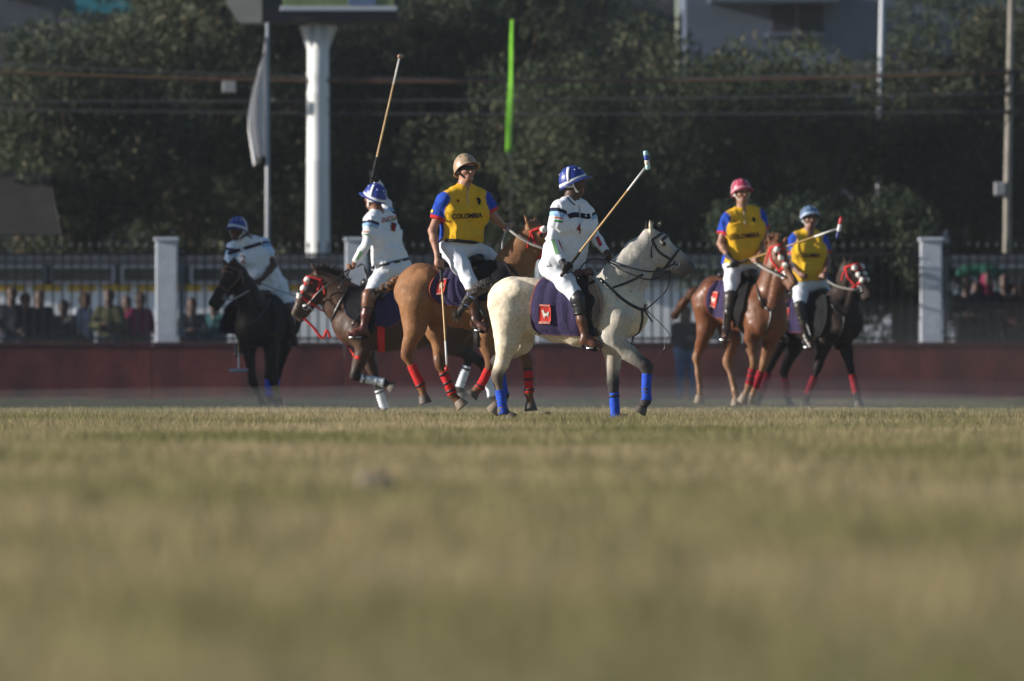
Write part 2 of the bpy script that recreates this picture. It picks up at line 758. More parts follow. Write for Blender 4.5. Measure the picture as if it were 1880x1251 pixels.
# ------------------------------------------------------------------ boundary wall, pillars, railings
DW = 190.0
red = mat('red_wall_paint', (.098, .020, .018), .85, .15, noise=(1.9, .65), bump=(14, .5, .015), stretch=(1, 1, .55))
coping = mat('wall_coping', (.06, .028, .028), .9, .1, noise=(3, .3))
white_plaster = mat('white_pillar_paint', (.55, .58, .64), .85, .1, noise=(5, .14), bump=(20, .3, .01))
iron = mat('dark_iron', (.016, .02, .022), .55, .3, noise=(6, .3))
wall = thing('boundary_wall', 'low dark red painted wall running along the far side of the field', 'wall', (0, DW, 0))
x0 = -13.0
for i in range(8):
    L_ = 3.2
    bevel_box('wall_panel', (x0 + L_ / 2 + i * L_ + .6, DW, .46), (L_ - .008, .30, .92), red, wall, .015)
    bevel_box('coping', (x0 + L_ / 2 + i * L_ + .6, DW, .946), (L_ - .01, .36, .05), coping, wall, .01)

PIL = [-44, 305, 654, 1004, 1356, 1710, 2060]
plab = ['', 'white plastered pillar beside the dark pony on the left', 'white plastered pillar behind the rider swinging his mallet up',
        'white plastered pillar behind the cream pony and its rider', 'white plastered pillar behind the rider in the pink helmet',
        'white plastered pillar half hidden by hanging foliage on the right', '']
for i, px in enumerate(PIL):
    if not plab[i]:
        continue
    c = P(px, 700, DW + .05)
    t = thing('pillar', plab[i], 'pillar', (c[0], DW + .05, 0), 'white pillars of the boundary fence')
    bevel_box('shaft', (c[0], DW + .32, 1.33), (.36, .32, 2.66), white_plaster, t, .02)
    bevel_box('cap', (c[0], DW + .32, 2.69), (.42, .38, .06), white_plaster, t, .015)
    bevel_box('steel_post', (c[0] + .25, DW + .36, 1.25), (.09, .08, 2.5), mat('grey_steel', (.11, .12, .14), .6, .4), t, .006)

flab = ['black iron railing panel at the far left, spectators behind it', 'black iron railing panel behind the dark pony on the left',
        'black iron railing panel behind the rider in the tan helmet', 'black iron railing panel behind the cream pony\'s head',
        'black iron railing panel behind the two yellow shirted riders on the right', 'black iron railing panel at the far right, dark group behind it']
bar_me = None
for i in range(6):
    xa, xb = P(PIL[i], 0, DW)[0] + .2, P(PIL[i + 1], 0, DW)[0] - .2
    t = thing('railing', flab[i], 'railing', ((xa + xb) / 2, DW + .3, .96), 'iron railing panels between the pillars')
    nb = 17
    for k in range(nb):
        x = xa + (k + .8) * (xb - xa) / (nb + .6)
        if bar_me is None:
            v, f = lathe((0, 0, 0), (0, 0, 1.72), [(0, .0165), (.93, .0165), (.935, .028), (.95, .028), (1, .003)], 6)
            o = mesh_obj('bar', v, f, iron)
            bar_me = o.data
        else:
            o = bpy.data.objects.new('bar', bar_me)
            C.objects.link(o)
        o.parent = t
        o.location = (x - t.location.x, 0, 0.0)
    for z in (1.03, 2.44):
        v, f = box(((xa + xb) / 2, DW + .3, z), (xb - xa, .03, .045))
        mesh_obj('rail', v, f, iron, t, smooth=False)

# pavement and street behind the wall
v, f = box((0, 199.5, .06), (60, 18.2, .12))
struct(mesh_obj('pavement', v, f, mat('pavement_grey', (.16, .15, .14), .9, .2, noise=(3, .2)), smooth=False))

# ------------------------------------------------------------------ parked buses behind the railings
busw = mat('bus_white', (.80, .81, .82), .45, .4, noise=(1.5, .12))
busy = mat('bus_yellow', (.62, .40, .05), .5, .4, noise=(3, .15))
busg = mat('bus_glass', (.02, .025, .03), .12, .5)
busr = mat('tyre_black', (.015, .015, .015), .9, .1)


def bus(xa, xb, d, label, top, yellow):
    t = thing('parked_bus', label, 'bus', ((xa + xb) / 2, d, .12), 'white buses parked behind the railings')
    L_ = xb - xa
    xm = (xa + xb) / 2
    bevel_box('body', (xm, d + 1.2, .12 + .45 + (top - .55) / 2), (L_, 2.4, top - .55), busw, t, .12)
    wn_ = int(L_ / 1.25)
    for i in range(wn_):
        x = xa + .5 + (i + .5) * (L_ - 1) / wn_
        w = bevel_box('window', (x, d - .09, 2.19), (1.02, .05, .26), busg, t, .02)
        v, f = join([box((x, d - .11, 2.33), (1.1, .07, .05)), box((x, d - .11, 2.05), (1.1, .07, .05)),
                     box((x - .535, d - .11, 2.19), (.05, .07, .23)), box((x + .535, d - .11, 2.19), (.05, .07, .23))])
        mesh_obj('frame', v, f, mat('bus_trim', (.16, .18, .22), .5, .4), w, smooth=False)
    if yellow:
        for k in range(int(L_ / .62)):
            x = xa + .45 + k * .62
            bevel_box('stripe_panel', (x, d - .015, 1.96), (.50, .04, .12), busy, t, .01)
    bevel_box('roof', (xm, d + 1.17, 2.27), (L_ + .02, 2.5, .50), mat('bus_roof_grey', (.05, .055, .065), .6, .3, noise=(2, .3)), t, .06)
    bevel_box('rub_rail', (xm, d - .01, .60), (L_ - .3, .06, .05), mat('bus_trim'), t, .01)
    for x in (xa + 1.6, xb - 2.2):
        w = mesh_obj('wheel', *lathe((x, d - .03, .55), (x, d + .3, .55), [(0, .43), (.05, .46), (1, .46)], 20), busr, t)
        mesh_obj('hub', *lathe((x, d - .07, .55), (x, d - .01, .55), [(0, .12), (.3, .22), (1, .22)], 16), mat('grey_steel'), w)
    bevel_box('bumper', (xb - .02, d + 1.2, .75), (.14, 2.3, .22), mat('grey_steel'), t, .03)
    for y in (d + .4, d + 2.0):
        mesh_obj('headlight', *lathe((xb - .01, y, 1.0), (xb + .04, y, 1.0), [(0, .11), (.7, .11), (1, .08)], 14), mat('lamp_glass', (.7, .7, .68), .15, .5), t)
    return t


bus(P(-90, 0, 201)[0], P(905, 0, 201)[0], 201.0, 'long white bus with a yellow stripe parked behind the left railings', 2.36, True)
bus(P(1010, 0, 200)[0], P(1960, 0, 200)[0], 200.4, 'plain white bus parked behind the right railings', 2.36, False)

# ------------------------------------------------------------------ buildings behind the trees
bgrey = mat('grey_blue_plaster', (.12, .145, .195), .9, .1, noise=(.6, .2))
bdark = mat('dark_opening', (.03, .032, .04), .6, .3)


def building(name, label, px0, px1, d, top, wallm, wins):
    xa, xb = P(px0, 0, d)[0], P(px1, 0, d)[0]
    t = thing(name, label, 'building', ((xa + xb) / 2, d, 0))
    bevel_box('wall', ((xa + xb) / 2, d + 4, top / 2), (xb - xa, 8, top), wallm, t, .05)
    bevel_box('roof_slab', ((xa + xb) / 2, d + 4, top + .12), (xb - xa + .5, 8.5, .22), bgrey, t, .03)
    for (a, b_, ya, yb) in wins:
        p0, p1 = P(a, yb, d), P(b_, ya, d)
        w = bevel_box('window', ((p0[0] + p1[0]) / 2, d - .02, (p0[2] + p1[2]) / 2), (p1[0] - p0[0], .1, p1[2] - p0[2]), bdark, t, .02)
        bevel_box('sill', ((p0[0] + p1[0]) / 2, d - .12, p0[2] - .05), (p1[0] - p0[0] + .2, .3, .09), bgrey, w, .02)
        bevel_box('frame', ((p0[0] + p1[0]) / 2, d - .05, (p0[2] + p1[2]) / 2), (.06, .12, p1[2] - p0[2] - .02), mat('grey_steel'), w, .005)
    return t


b1 = building('apartment_building', 'blue grey building with dark balcony opening behind the trees at upper right', 1255, 2080, 246, 11.5, bgrey,
              [(1415, 1510, 8, 60), (1290, 1330, -70, -20), (1415, 1510, -70, -20), (1620, 1700, -70, -20), (1790, 1850, -70, -20)])
p0, p1 = P(1300, 0, 246), P(1540, 0, 246)
bevel_box('balcony_slab', ((p0[0] + p1[0]) / 2, 245.4, p0[2]), (p1[0] - p0[0], 1.2, .18), bgrey, b1, .02)
bevel_box('balcony_slab', ((p0[0] + p1[0]) / 2, 245.4, p0[2] - 3.0), (p1[0] - p0[0], 1.2, .18), bgrey, b1, .02)
b2 = building('apartment_building', 'grey building with a turquoise panel behind the trees at upper left', -160, 330, 246, 11.0,
              mat('grey_plaster', (.08, .09, .115), .9, .1, noise=(.7, .25)), [(20, 70, -60, -10), (180, 230, -90, -40), (5, 30, 260, 310)])
p0, p1 = P(140, 25, 245.9), P(250, -40, 245.9)
bevel_box('turquoise_panel', ((p0[0] + p1[0]) / 2, 245.9, (p0[2] + p1[2]) / 2), (p1[0] - p0[0], .12, p1[2] - p0[2]),
          mat('turquoise_paint', (.03, .20, .27), .6, .3, noise=(2, .15)), b2, .01)
b3 = building('apartment_building', 'dim grey block seen in gaps between the middle trees', 520, 1240, 252, 12.0,
              mat('dim_plaster', (.06, .065, .075), .9, .1, noise=(.7, .25)), [(700, 740, 40, 90), (900, 940, 0, 60), (1100, 1150, 40, 90)])
# shed with a corrugated roof at the left edge
sh = thing('roadside_shed', 'small shed with a sloping corrugated roof at the left edge under the tree', 'shed', (P(20, 0, 206)[0], 206, 0))
sx0, sx1 = P(-140, 0, 206)[0], P(112, 0, 206)[0]
bevel_box('wall', ((sx0 + sx1) / 2, 207.2, 1.3), (sx1 - sx0 - .3, 2.2, 2.6), mat('shed_wall', (.045, .055, .08), .8, .2, noise=(2, .2)), sh, .03)
nr = 60
xs = np.linspace(sx0, sx1, nr)
rows = []
for k, (yy, zz) in enumerate(((205.7, 2.95), (208.5, 4.15))):
    rows.append([[x - (.0 if k == 0 else .35), yy, zz + .025 * math.sin(i * math.pi)] for i, x in enumerate(xs)])
V = np.array([[x, y, z + (.03 if (i % 2) else -.03)] for r in rows for i, (x, y, z) in enumerate(r)])
o = mesh_obj('roof', V, grid_faces(2, nr), mat('weathered_tin', (.038, .034, .031), .7, .3, noise=(2, .4)), sh, smooth=False)
m_ = o.modifiers.new('s', 'SOLIDIFY')
m_.thickness = .02

# ------------------------------------------------------------------ trees
bark = mat('bark', (.07, .055, .04), .95, .1, noise=(6, .35), bump=(18, .6, .02), stretch=(1, 1, .3))
leafm = mat('leaves', (.07, .09, .04), .68, .16, attr=True, trans=.25)


def leaf_cloud(pts, size, cols, r):
    n = len(pts)
    ax = r.normal(0, 1, (n, 3))
    ax /= np.linalg.norm(ax, axis=1)[:, None]
    ax[:, 2] -= .3
    bx = np.cross(ax, r.normal(0, 1, (n, 3)))
    bx /= np.linalg.norm(bx, axis=1)[:, None] + 1e-9
    s = size * (.6 + .8 * r.random(n))[:, None]
    ax = ax * s
    bx = bx * s * .33
    V = np.stack([pts - ax * .5, pts + bx * .5 - ax * .05, pts + ax * .5, pts - bx * .5 - ax * .05], 1).reshape(-1, 3)
    Fc = np.arange(4 * n).reshape(-1, 4)
    return V, Fc, np.repeat(cols, 4, 0)


def tree(label, x, d, height, rad, low, seed, nleaf=20000, tint=(1, 1, 1), group='trees behind the boundary fence', leaf=.16, nblob=42, sparse=0.0):
    r = np.random.default_rng(seed)
    t = thing('tree', label, 'tree', (x, d, 0), group)
    base = np.array([x, d, 0.0])
    # limbs
    parts = [tube(spline([base, base + [r.normal(0, .1), 0, height * .25], base + [r.normal(0, .25), r.normal(0, .2), height * .55]], 5),
                  np.linspace(.24, .13, 11), 10)]
    cen = base + [0, 0, (height + low) / 2]
    blobs = []
    for i in range(nblob):
        q = r.normal(0, 1, 3)
        q /= np.linalg.norm(q)
        q *= r.random() ** .45
        c = cen + q * np.array([rad, rad * .85, (height - low) / 2])
        blobs.append((c, rad * (.22 + .2 * r.random())))
    for c, br in blobs[:16]:
        a0 = base + [0, 0, height * (.2 + .3 * r.random())]
        mid = lerp(a0, c, .5) + [0, 0, .25]
        parts.append(tube(spline([a0, mid, c], 4), np.linspace(.085, .018, 9), 6))
    mesh_obj('trunk', *join(parts), bark, t)
    w = np.array([b_[1] ** 2 for b_ in blobs])
    pick = r.choice(len(blobs), nleaf, p=w / w.sum())
    q = r.normal(0, 1, (nleaf, 3))
    q /= np.linalg.norm(q, axis=1)[:, None]
    rr = (.55 + .55 * r.random(nleaf) ** .6)
    cs = np.array([b_[0] for b_ in blobs])[pick]
    rs = np.array([b_[1] for b_ in blobs])[pick]
    pts = cs + q * (rr * rs)[:, None] * np.array([1, 1, .8])
    pts += (vnoise(pts, 1.3)[:, None] - .5) * .5
    pts[:, 2] -= .25 * r.random(nleaf) ** 2 * rs
    bt = r.random(len(blobs))[pick]
    u = r.random(nleaf)
    c0, c1, c2 = np.array([.030, .044, .026]), np.array([.072, .086, .047]), np.array([.105, .096, .058])
    cols = c0 + (c1 - c0) * (bt * .7 + .3 * u)[:, None]
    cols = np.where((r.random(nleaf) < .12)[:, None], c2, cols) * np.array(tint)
    ok = pts[:, 2] > .3
    V, Fc, cc = leaf_cloud(pts[ok], leaf, cols[ok], r)
    mesh_obj('crown', V, Fc, leafm, t, smooth=False, cols=cc)
    return t


TX = lambda px, d: P(px, 0, d)[0]
tree('broad dark tree at the left edge beside the shed roof', TX(150, 210), 210, 7.2, 2.3, 1.7, 11, 26000, nblob=52)
tree('dense tree crown left of the white flag', TX(360, 213), 213, 8.6, 2.2, 1.9, 12, 24000)
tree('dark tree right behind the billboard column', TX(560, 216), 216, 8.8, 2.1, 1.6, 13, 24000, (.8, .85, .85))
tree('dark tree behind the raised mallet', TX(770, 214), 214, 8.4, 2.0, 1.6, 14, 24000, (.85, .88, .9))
tree('grey green bushy tree behind the green banner', TX(985, 209), 209, 6.2, 2.1, 1.5, 15, 26000, (1.02, 1.05, 1.0), leaf=.12, nblob=55)
tree('tall tree at top centre behind the bushy one', TX(900, 222), 222, 9.4, 2.3, 3.2, 16, 22000, (.9, .9, .9))
tree('fine leaved tree above the cream pony\'s head', TX(1215, 210), 210, 6.6, 2.1, 1.4, 17, 26000, (1.0, 1.02, .95), leaf=.12, nblob=55)
tree('tall dark tree under the balcony', TX(1330, 220), 220, 7.5, 1.9, 2.2, 18, 20000, (.85, .88, .9))
tree('yellow green tree behind the rider in the pink helmet', TX(1470, 211), 211, 7.0, 2.0, 1.5, 19, 26000, (1.12, 1.1, .95), leaf=.13, nblob=55)
tree('brownish dry leaved tree right of the thin white pole', TX(1660, 214), 214, 7.4, 2.0, 1.5, 20, 24000, (1.1, 1.0, .95))
tree('dark tree behind the utility pole at the right edge', TX(1850, 212), 212, 7.4, 1.9, 1.6, 21, 24000, (.95, .92, .9))
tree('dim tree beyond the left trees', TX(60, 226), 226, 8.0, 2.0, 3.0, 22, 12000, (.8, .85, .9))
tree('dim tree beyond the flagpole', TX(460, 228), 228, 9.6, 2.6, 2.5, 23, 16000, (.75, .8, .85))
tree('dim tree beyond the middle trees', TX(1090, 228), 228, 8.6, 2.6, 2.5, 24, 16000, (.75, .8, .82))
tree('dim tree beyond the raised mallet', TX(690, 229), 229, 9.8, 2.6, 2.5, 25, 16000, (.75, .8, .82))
tree('slender sapling tops before the grey building at upper right', TX(1790, 230), 230, 9.0, 2.2, 3.2, 26, 14000, (.9, .95, .95), leaf=.14, nblob=26)
tree('small drooping tree beside the right hand white pillar', TX(1652, 191.1), 191.1, 3.3, 1.0, .9, 27, 9000, (.75, .85, .8), None, leaf=.10, nblob=44)

tree('drooping bush behind the wall under the pink helmeted rider', TX(1420, 191.4), 191.4, 3.5, 1.15, .8, 28, 9000, (.7, .8, .78), None, leaf=.10, nblob=44)
tree('drooping bush behind the wall at the far right pony\'s back', TX(1540, 191.3), 191.3, 3.2, 1.0, .8, 29, 9000, (.72, .82, .78), None, leaf=.10, nblob=44)

# trees added out of frame at left to shade the far side
for k, (x, y, h_, r_) in enumerate(((-34, 140.5, 12.6, 4.4), (-34, 148, 13.5, 4.6), (-34, 156, 13.0, 4.6), (-35, 164, 13.6, 4.6), (-34, 172, 13.0, 4.4), (-34, 180, 13.4, 4.6))):
    tree('big unseen tree added out of frame to shade the far side', x, y, h_, r_, 1.2, 40 + k, 9000, group='unseen trees added out of frame for their shade', leaf=.55, nblob=60)

# ------------------------------------------------------------------ billboard on a thick column
DB = 203.0
steelw = mat('white_column_paint', (.72, .72, .71), .5, .4, noise=(1.2, .12), stretch=(1, 1, .4))
cx = P(584, 0, DB)[0]
bb = thing('billboard', 'roadside billboard box on a thick white steel column, cut by the top edge', 'billboard', (cx, DB, 0))
zt = P(0, 60, DB)[2]
mesh_obj('column', *lathe((cx, DB, .1), (cx, DB, zt + .2), [(0, .23), (.35, .215), (.62, .20), (.625, .21), (.63, .20), (.80, .195), (.805, .207), (.812, .195), (.85, .193), (.856, .205), (.862, .193), (1, .19)], 28), steelw, bb)
for k in range(8):
    an_ = k * math.pi / 4
    o_ = np.array([math.cos(an_), math.sin(an_), 0])
    c_ = np.array([cx, DB, zt])
    V = np.array([c_ + o_ * .18 + [0, 0, -.35], c_ + o_ * .34 + [0, 0, .12], c_ + o_ * .18 + [0, 0, .12]])
    tg = np.array([-o_[1], o_[0], 0]) * .012
    V = np.concatenate([V + tg, V - tg])
    mesh_obj('gusset', V, [[0, 1, 2], [5, 4, 3], [0, 3, 4, 1], [1, 4, 5, 2], [2, 5, 3, 0]], steelw, bb, smooth=False)
cab = mat('billboard_dark_steel', (.028, .03, .034), .6, .3, noise=(2, .25))
p0, p1 = P(483, 48, DB), P(732, -180, DB)
bevel_box('cabinet', ((p0[0] + p1[0]) / 2, DB, (p0[2] + p1[2]) / 2 + .05), (p1[0] - p0[0], 1.0, p1[2] - p0[2]), cab, bb, .02)
q0, q1 = P(520, 14, DB - .52), P(724, -175, DB - .52)
panel_m = mat('billboard_print', (.18, .23, .11), .5, .3, noise=(.9, .5))
bevel_box('printed_panel', ((q0[0] + q1[0]) / 2, DB - .52, (q0[2] + q1[2]) / 2), (q1[0] - q0[0], .05, q1[2] - q0[2]), panel_m, bb, .01)
bevel_box('panel_frame', ((q0[0] + q1[0]) / 2, DB - .53, q0[2] - .02), (q1[0] - q0[0] + .1, .09, .08), mat('frame_white', (.5, .53, .58), .5, .4), bb, .01)
u0, u1 = P(640, 10, DB - .56), P(690, -60, DB - .56)
bevel_box('printed_figure', ((u0[0] + u1[0]) / 2, DB - .555, (u0[2] + u1[2]) / 2), (u1[0] - u0[0], .02, u1[2] - u0[2]), mat('print_blue', (.12, .18, .32), .5, .3, noise=(2, .3)), bb, .005)
# chamfered grey end box
s0, s1 = P(417, 43, DB - .1), P(482, -180, DB - .1)
dz = s1[2] - s0[2]
V = np.array([[s0[0], 0, s0[2] + .33], [s0[0] + .22, 0, s0[2]], [s1[0], 0, s0[2]], [s1[0], 0, s1[2]], [s0[0], 0, s1[2]]])
V = np.concatenate([V + [0, DB - .55, 0], V + [0, DB + .45, 0]])
mesh_obj('end_box', V, [[4, 3, 2, 1, 0], [5, 6, 7, 8, 9]] + [[i, (i + 1) % 5, (i + 1) % 5 + 5, i + 5] for i in range(5)], mat('end_box_grey', (.30, .29, .255), .7, .2, noise=(2, .15)), bb, smooth=False)

# ------------------------------------------------------------------ flag, banner, poles, wires
fp = thing('flagpole', 'thin grey flagpole with a limp white flag', 'flagpole', (P(491, 0, 193)[0], 193, 0))
x_, zt = P(491, 0, 193)[0], P(0, 42, 193)[2]
mesh_obj('pole', *lathe((x_, 193, 0), (x_, 193, zt), [(0, .04), (.5, .036), (1, .026)], 12), mat('pole_grey', (.36, .37, .40), .45, .5), fp)
nu, nv = 22, 30
V = []
for i in range(nu):
    u = i / (nu - 1)
    for j in range(nv):
        v_ = j / (nv - 1)
        wdt = (.02 + .27 * math.sin(min(1, v_ * 1.65) * math.pi / 2)) * (1 - .35 * max(0, v_ - .65) / .35)
        yb = 62 + 228 * v_ + 14 * u * (1 - v_)
        p = P(491, yb, 193)
        V.append([p[0] - .03 - u * wdt, 193 - .10 * u + .07 * math.sin(u * 11 + v_ * 1.6) * (.3 + v_) + .025 * math.sin(u * 21 + v_ * 5), p[2] - .25 * u * (v_ < .97) + .03 * math.sin(u * 9)])
o = mesh_obj('flag', V, grid_faces(nu, nv), mat('white_flag_cloth', (.78, .77, .78), .9, .1, noise=(4, .08), trans=.3), fp)
o.modifiers.new('s', 'SOLIDIFY').thickness = .004

bn = thing('feather_banner', 'narrow bright green feather banner standing before the trees', 'banner', (P(932, 0, 198.5)[0], 198.5, 0))
mesh_obj('pole', *tube(spline([P(938, 690, 198.5) * [1, 1, 0] + [0, 0, .1], P(938, 300, 198.5), P(940, 35, 198.5)], 8), np.linspace(.014, .008, 17), 8), iron, bn)
nv = 26
V = []
for i in range(5):
    u = i / 4
    for j in range(nv):
        v_ = j / (nv - 1)
        wpx = 3.5 + 10 * v_ + .8 * math.sin(v_ * 11)
        p = P(942 - 1 * v_ - u * wpx, 36 + 243 * v_, 198.5)
        V.append([p[0], 198.5 - .03 + .06 * u - .02 * math.sin(u * 3.1 + v_ * 5), p[2]])
o = mesh_obj('cloth', V, grid_faces(5, nv), mat('lime_banner_cloth', (.15, .42, .03), .8, .1, noise=(3, .3), trans=.15), bn)
o.modifiers.new('s', 'SOLIDIFY').thickness = .004

up = thing('utility_pole', 'slim concrete utility pole at the right edge with a small box', 'pole', (P(1850, 0, 203)[0], 203, 0))
mesh_obj('pole', *tube([P(1848, 690, 203), P(1850, 340, 203), P(1858, -60, 203)], [.085, .07, .05], 12), mat('concrete_pole', (.25, .225, .19), .85, .2, noise=(4, .2)), up)
bevel_box('junction_box', P(1836, 347, 202.9), (.2, .16, .24), mat('pale_box', (.33, .33, .33), .7, .2), up, .02)
for k, py in enumerate((132, 172, 205)):
    p = P(1853, py, 203)
    bevel_box('crossarm', (p[0], 202.92, p[2]), (.5, .06, .06), iron, up, .006)
sp = thing('street_pole', 'slender white street light pole rising among the right hand trees', 'pole', (P(1615, 0, 212.2)[0], 212.2, 0))
mesh_obj('pole', *tube([P(1609, 690, 212.2), P(1614, 300, 212.2), P(1621, -80, 212.2)], [.07, .055, .045], 12), mat('white_pole', (.55, .56, .58), .5, .4), sp)
mesh_obj('lamp_arm', *tube(spline([P(1621, -78, 212.2), P(1612, -110, 211.9), P(1590, -118, 211.4)], 5), .03, 8), mat('white_pole'), sp)

wiremat = mat('wire_brown', (.14, .075, .045), .7, .2)
wireg = mat('wire_grey', (.10, .10, .11), .7, .2)
for k, (ya, ym, yb, m_, r_, lb) in enumerate((
        (130, 151, 133, wiremat, .024, 'thick brown overhead cable, the one with a small grey box on it'),
        (112, 146, 125, wireg, .012, 'topmost grey overhead wire crossing the trees'),
        (186, 184, 172, wireg, .012, 'grey overhead wire just below the brown cable'),
        (200, 210, 205, wireg, .012, 'lowest grey overhead wire crossing the trees'))):
    pts = []
    for u in np.linspace(0, 1, 21):
        py = ya * (1 - u) + yb * u + (ym - (ya + yb) / 2) * 4 * u * (1 - u)
        pts.append(P(-90 + u * (1853 + 90), py, 202.9))
    o = mesh_obj('overhead_wire', *tube(pts, r_, 6), m_, None, loc=(0, 202.9, 0))
    tag(o, lb, 'wire', 'overhead wires')
bx_ = bevel_box('cable_box', (0, 0, 0), (.24, .12, .2), mat('pale_box'), None, .015, loc=P(421, 160, 202.75))
bx_.data.transform(Matrix.Translation(Vector(-P(421, 160, 202.75)) * -1))
tag(bx_, 'small grey junction box hanging on the brown cable at left', 'box')

# clod of turf in the blurred foreground
def lump(c, r, seed, n=18, sc=(1, .8, .6)):
    V, f = ball(c, r, n, sc)
    q = V - c
    k = vnoise(q / r, 1.6, seed * 3.1) * .7 + vnoise(q / r, 4.0, seed) * .35
    return c + q * (.5 + k)[:, None], f


c_ = P(692, 888, 43.6)
c_[2] = .045
c_[2] = .03
V, f = lump(c_, .066, 2, sc=(1.0, .8, .7))
tag(mesh_obj('turf_clod', V, f, mat('grey_clod', (.27, .215, .17), .95, .1, noise=(14, .5)), None, loc=(c_[0], c_[1], 0)), 'blurred grey brown clod lying in the foreground grass', 'clod')
for k, (px, py, r_) in enumerate(((798, 752, .03), (1004, 760, .035), (836, 754, .022), (760, 757, .02))):
    d_ = CH * F / (py - HY + 4)
    c_ = P(px, py, d_)
    V, f = lump(c_, r_, 5 + k, 8)
    tag(mesh_obj('turf_clod', V, f, mat('dark_clod', (.06, .045, .03), .95, .1, noise=(20, .4)), None, loc=(c_[0], c_[1], 0)),
        ('small dark clod kicked up under the tan helmeted rider\'s pony', 'small dark clod on the turf between the two front ponies',
         'tiny dark clod behind the hanging mallet head', 'tiny dark clod beside the chestnut pony\'s hind hoof')[k], 'clod', 'clods kicked up by the hooves')

# ------------------------------------------------------------------ air: thin haze over everything, dust behind the ponies
def air(name, V, f, dens, col, label, aniso=.3):
    m = bpy.data.materials.new(name + '_air')
    m.use_nodes = True
    n, l = m.node_tree.nodes, m.node_tree.links
    n.remove(n['Principled BSDF'])
    v_ = n.new('ShaderNodeVolumePrincipled')
    v_.inputs['Color'].default_value = (*col, 1)
    v_.inputs['Density'].default_value = dens
    v_.inputs['Anisotropy'].default_value = aniso
    l.new(v_.outputs[0], n['Material Output'].inputs['Volume'])
    c = np.mean(V, 0)
    o = mesh_obj(name, V, f, m, None, smooth=False, loc=c)
    o['kind'] = 'stuff'
    tag(o, label, 'haze' if name == 'haze' else 'dust')
    return o


air('haze', *box((0, 128, 9.0), (110, 290, 20.0)), .00013, (.90, .93, 1.0), 'thin pale winter haze hanging over the whole field')
v, f = ball((0, 166, .02), 1.0, 24, (40, 21, 1.5))
air('dust_cloud', v, f, .0018, (.95, .88, .80), 'low bank of dust drifting along the foot of the wall', 0.0)
v, f = ball((2.6, 142, .02), 1.0, 20, (7.0, 2.4, .40))
air('dust_puff', v, f, .030, (.92, .88, .84), 'low dust kicked up round the hooves of the right hand ponies', 0.0)
v, f = ball((-1.2, 124, .02), 1.0, 20, (9.0, 4.0, .30))
air('dust_puff', v, f, .012, (.92, .88, .84), 'thin dust kicked up under the two galloping middle ponies', 0.0)
# ------------------------------------------------------------------ horses
leather = mat('black_leather', (.012, .011, .011), .38, .5, noise=(30, .3))
brown_leather = mat('brown_leather', (.11, .042, .022), .35, .5, noise=(18, .3))
metal = mat('bright_metal', (.55, .56, .58), .28, .5, metal=1.0)
pad_m = mat('navy_quilt', (.040, .030, .075), .9, .15, noise=(60, .2), bump=(45, .5, .012), stretch=(1, 1, .35))
trim_m = mat('orange_piping', (.30, .07, .04), .8, .2)
badge_m = mat('red_badge', (.55, .045, .035), .8, .2, noise=(30, .12))
badge_w = mat('badge_white', (.72, .66, .58), .85, .1)
hoof_m = mat('hoof_horn', (.085, .07, .055), .6, .35, noise=(25, .35), stretch=(1, 1, .3))
hoof_pale = mat('hoof_pale', (.20, .155, .11), .6, .3, noise=(25, .35), stretch=(1, 1, .3))
eye_m = mat('horse_eye', (.006, .004, .003), .08, .6)


def wrap_mat(nm, c):
    return mat(nm, c, .85, .15, noise=(40, .12), bump=(30, .5, .006), stretch=(.3, .3, 2.0))


WR = {'blue': wrap_mat('blue_bandage', (.022, .075, .46)), 'red': wrap_mat('red_bandage', (.46, .022, .022)),
      'white': wrap_mat('white_bandage', (.68, .70, .74)), 'dark_red': wrap_mat('dark_red_bandage', (.24, .012, .022)),
      'tan': wrap_mat('tan_boot', (.28, .15, .06))}
black_tape = mat('black_tape', (.012, .012, .013), .5, .4)
wool = mat('white_wool', (.72, .69, .64), .95, .1, noise=(40, .12), bump=(60, .6, .01))
red_web = mat('red_webbing', (.55, .03, .028), .75, .2, noise=(25, .15))


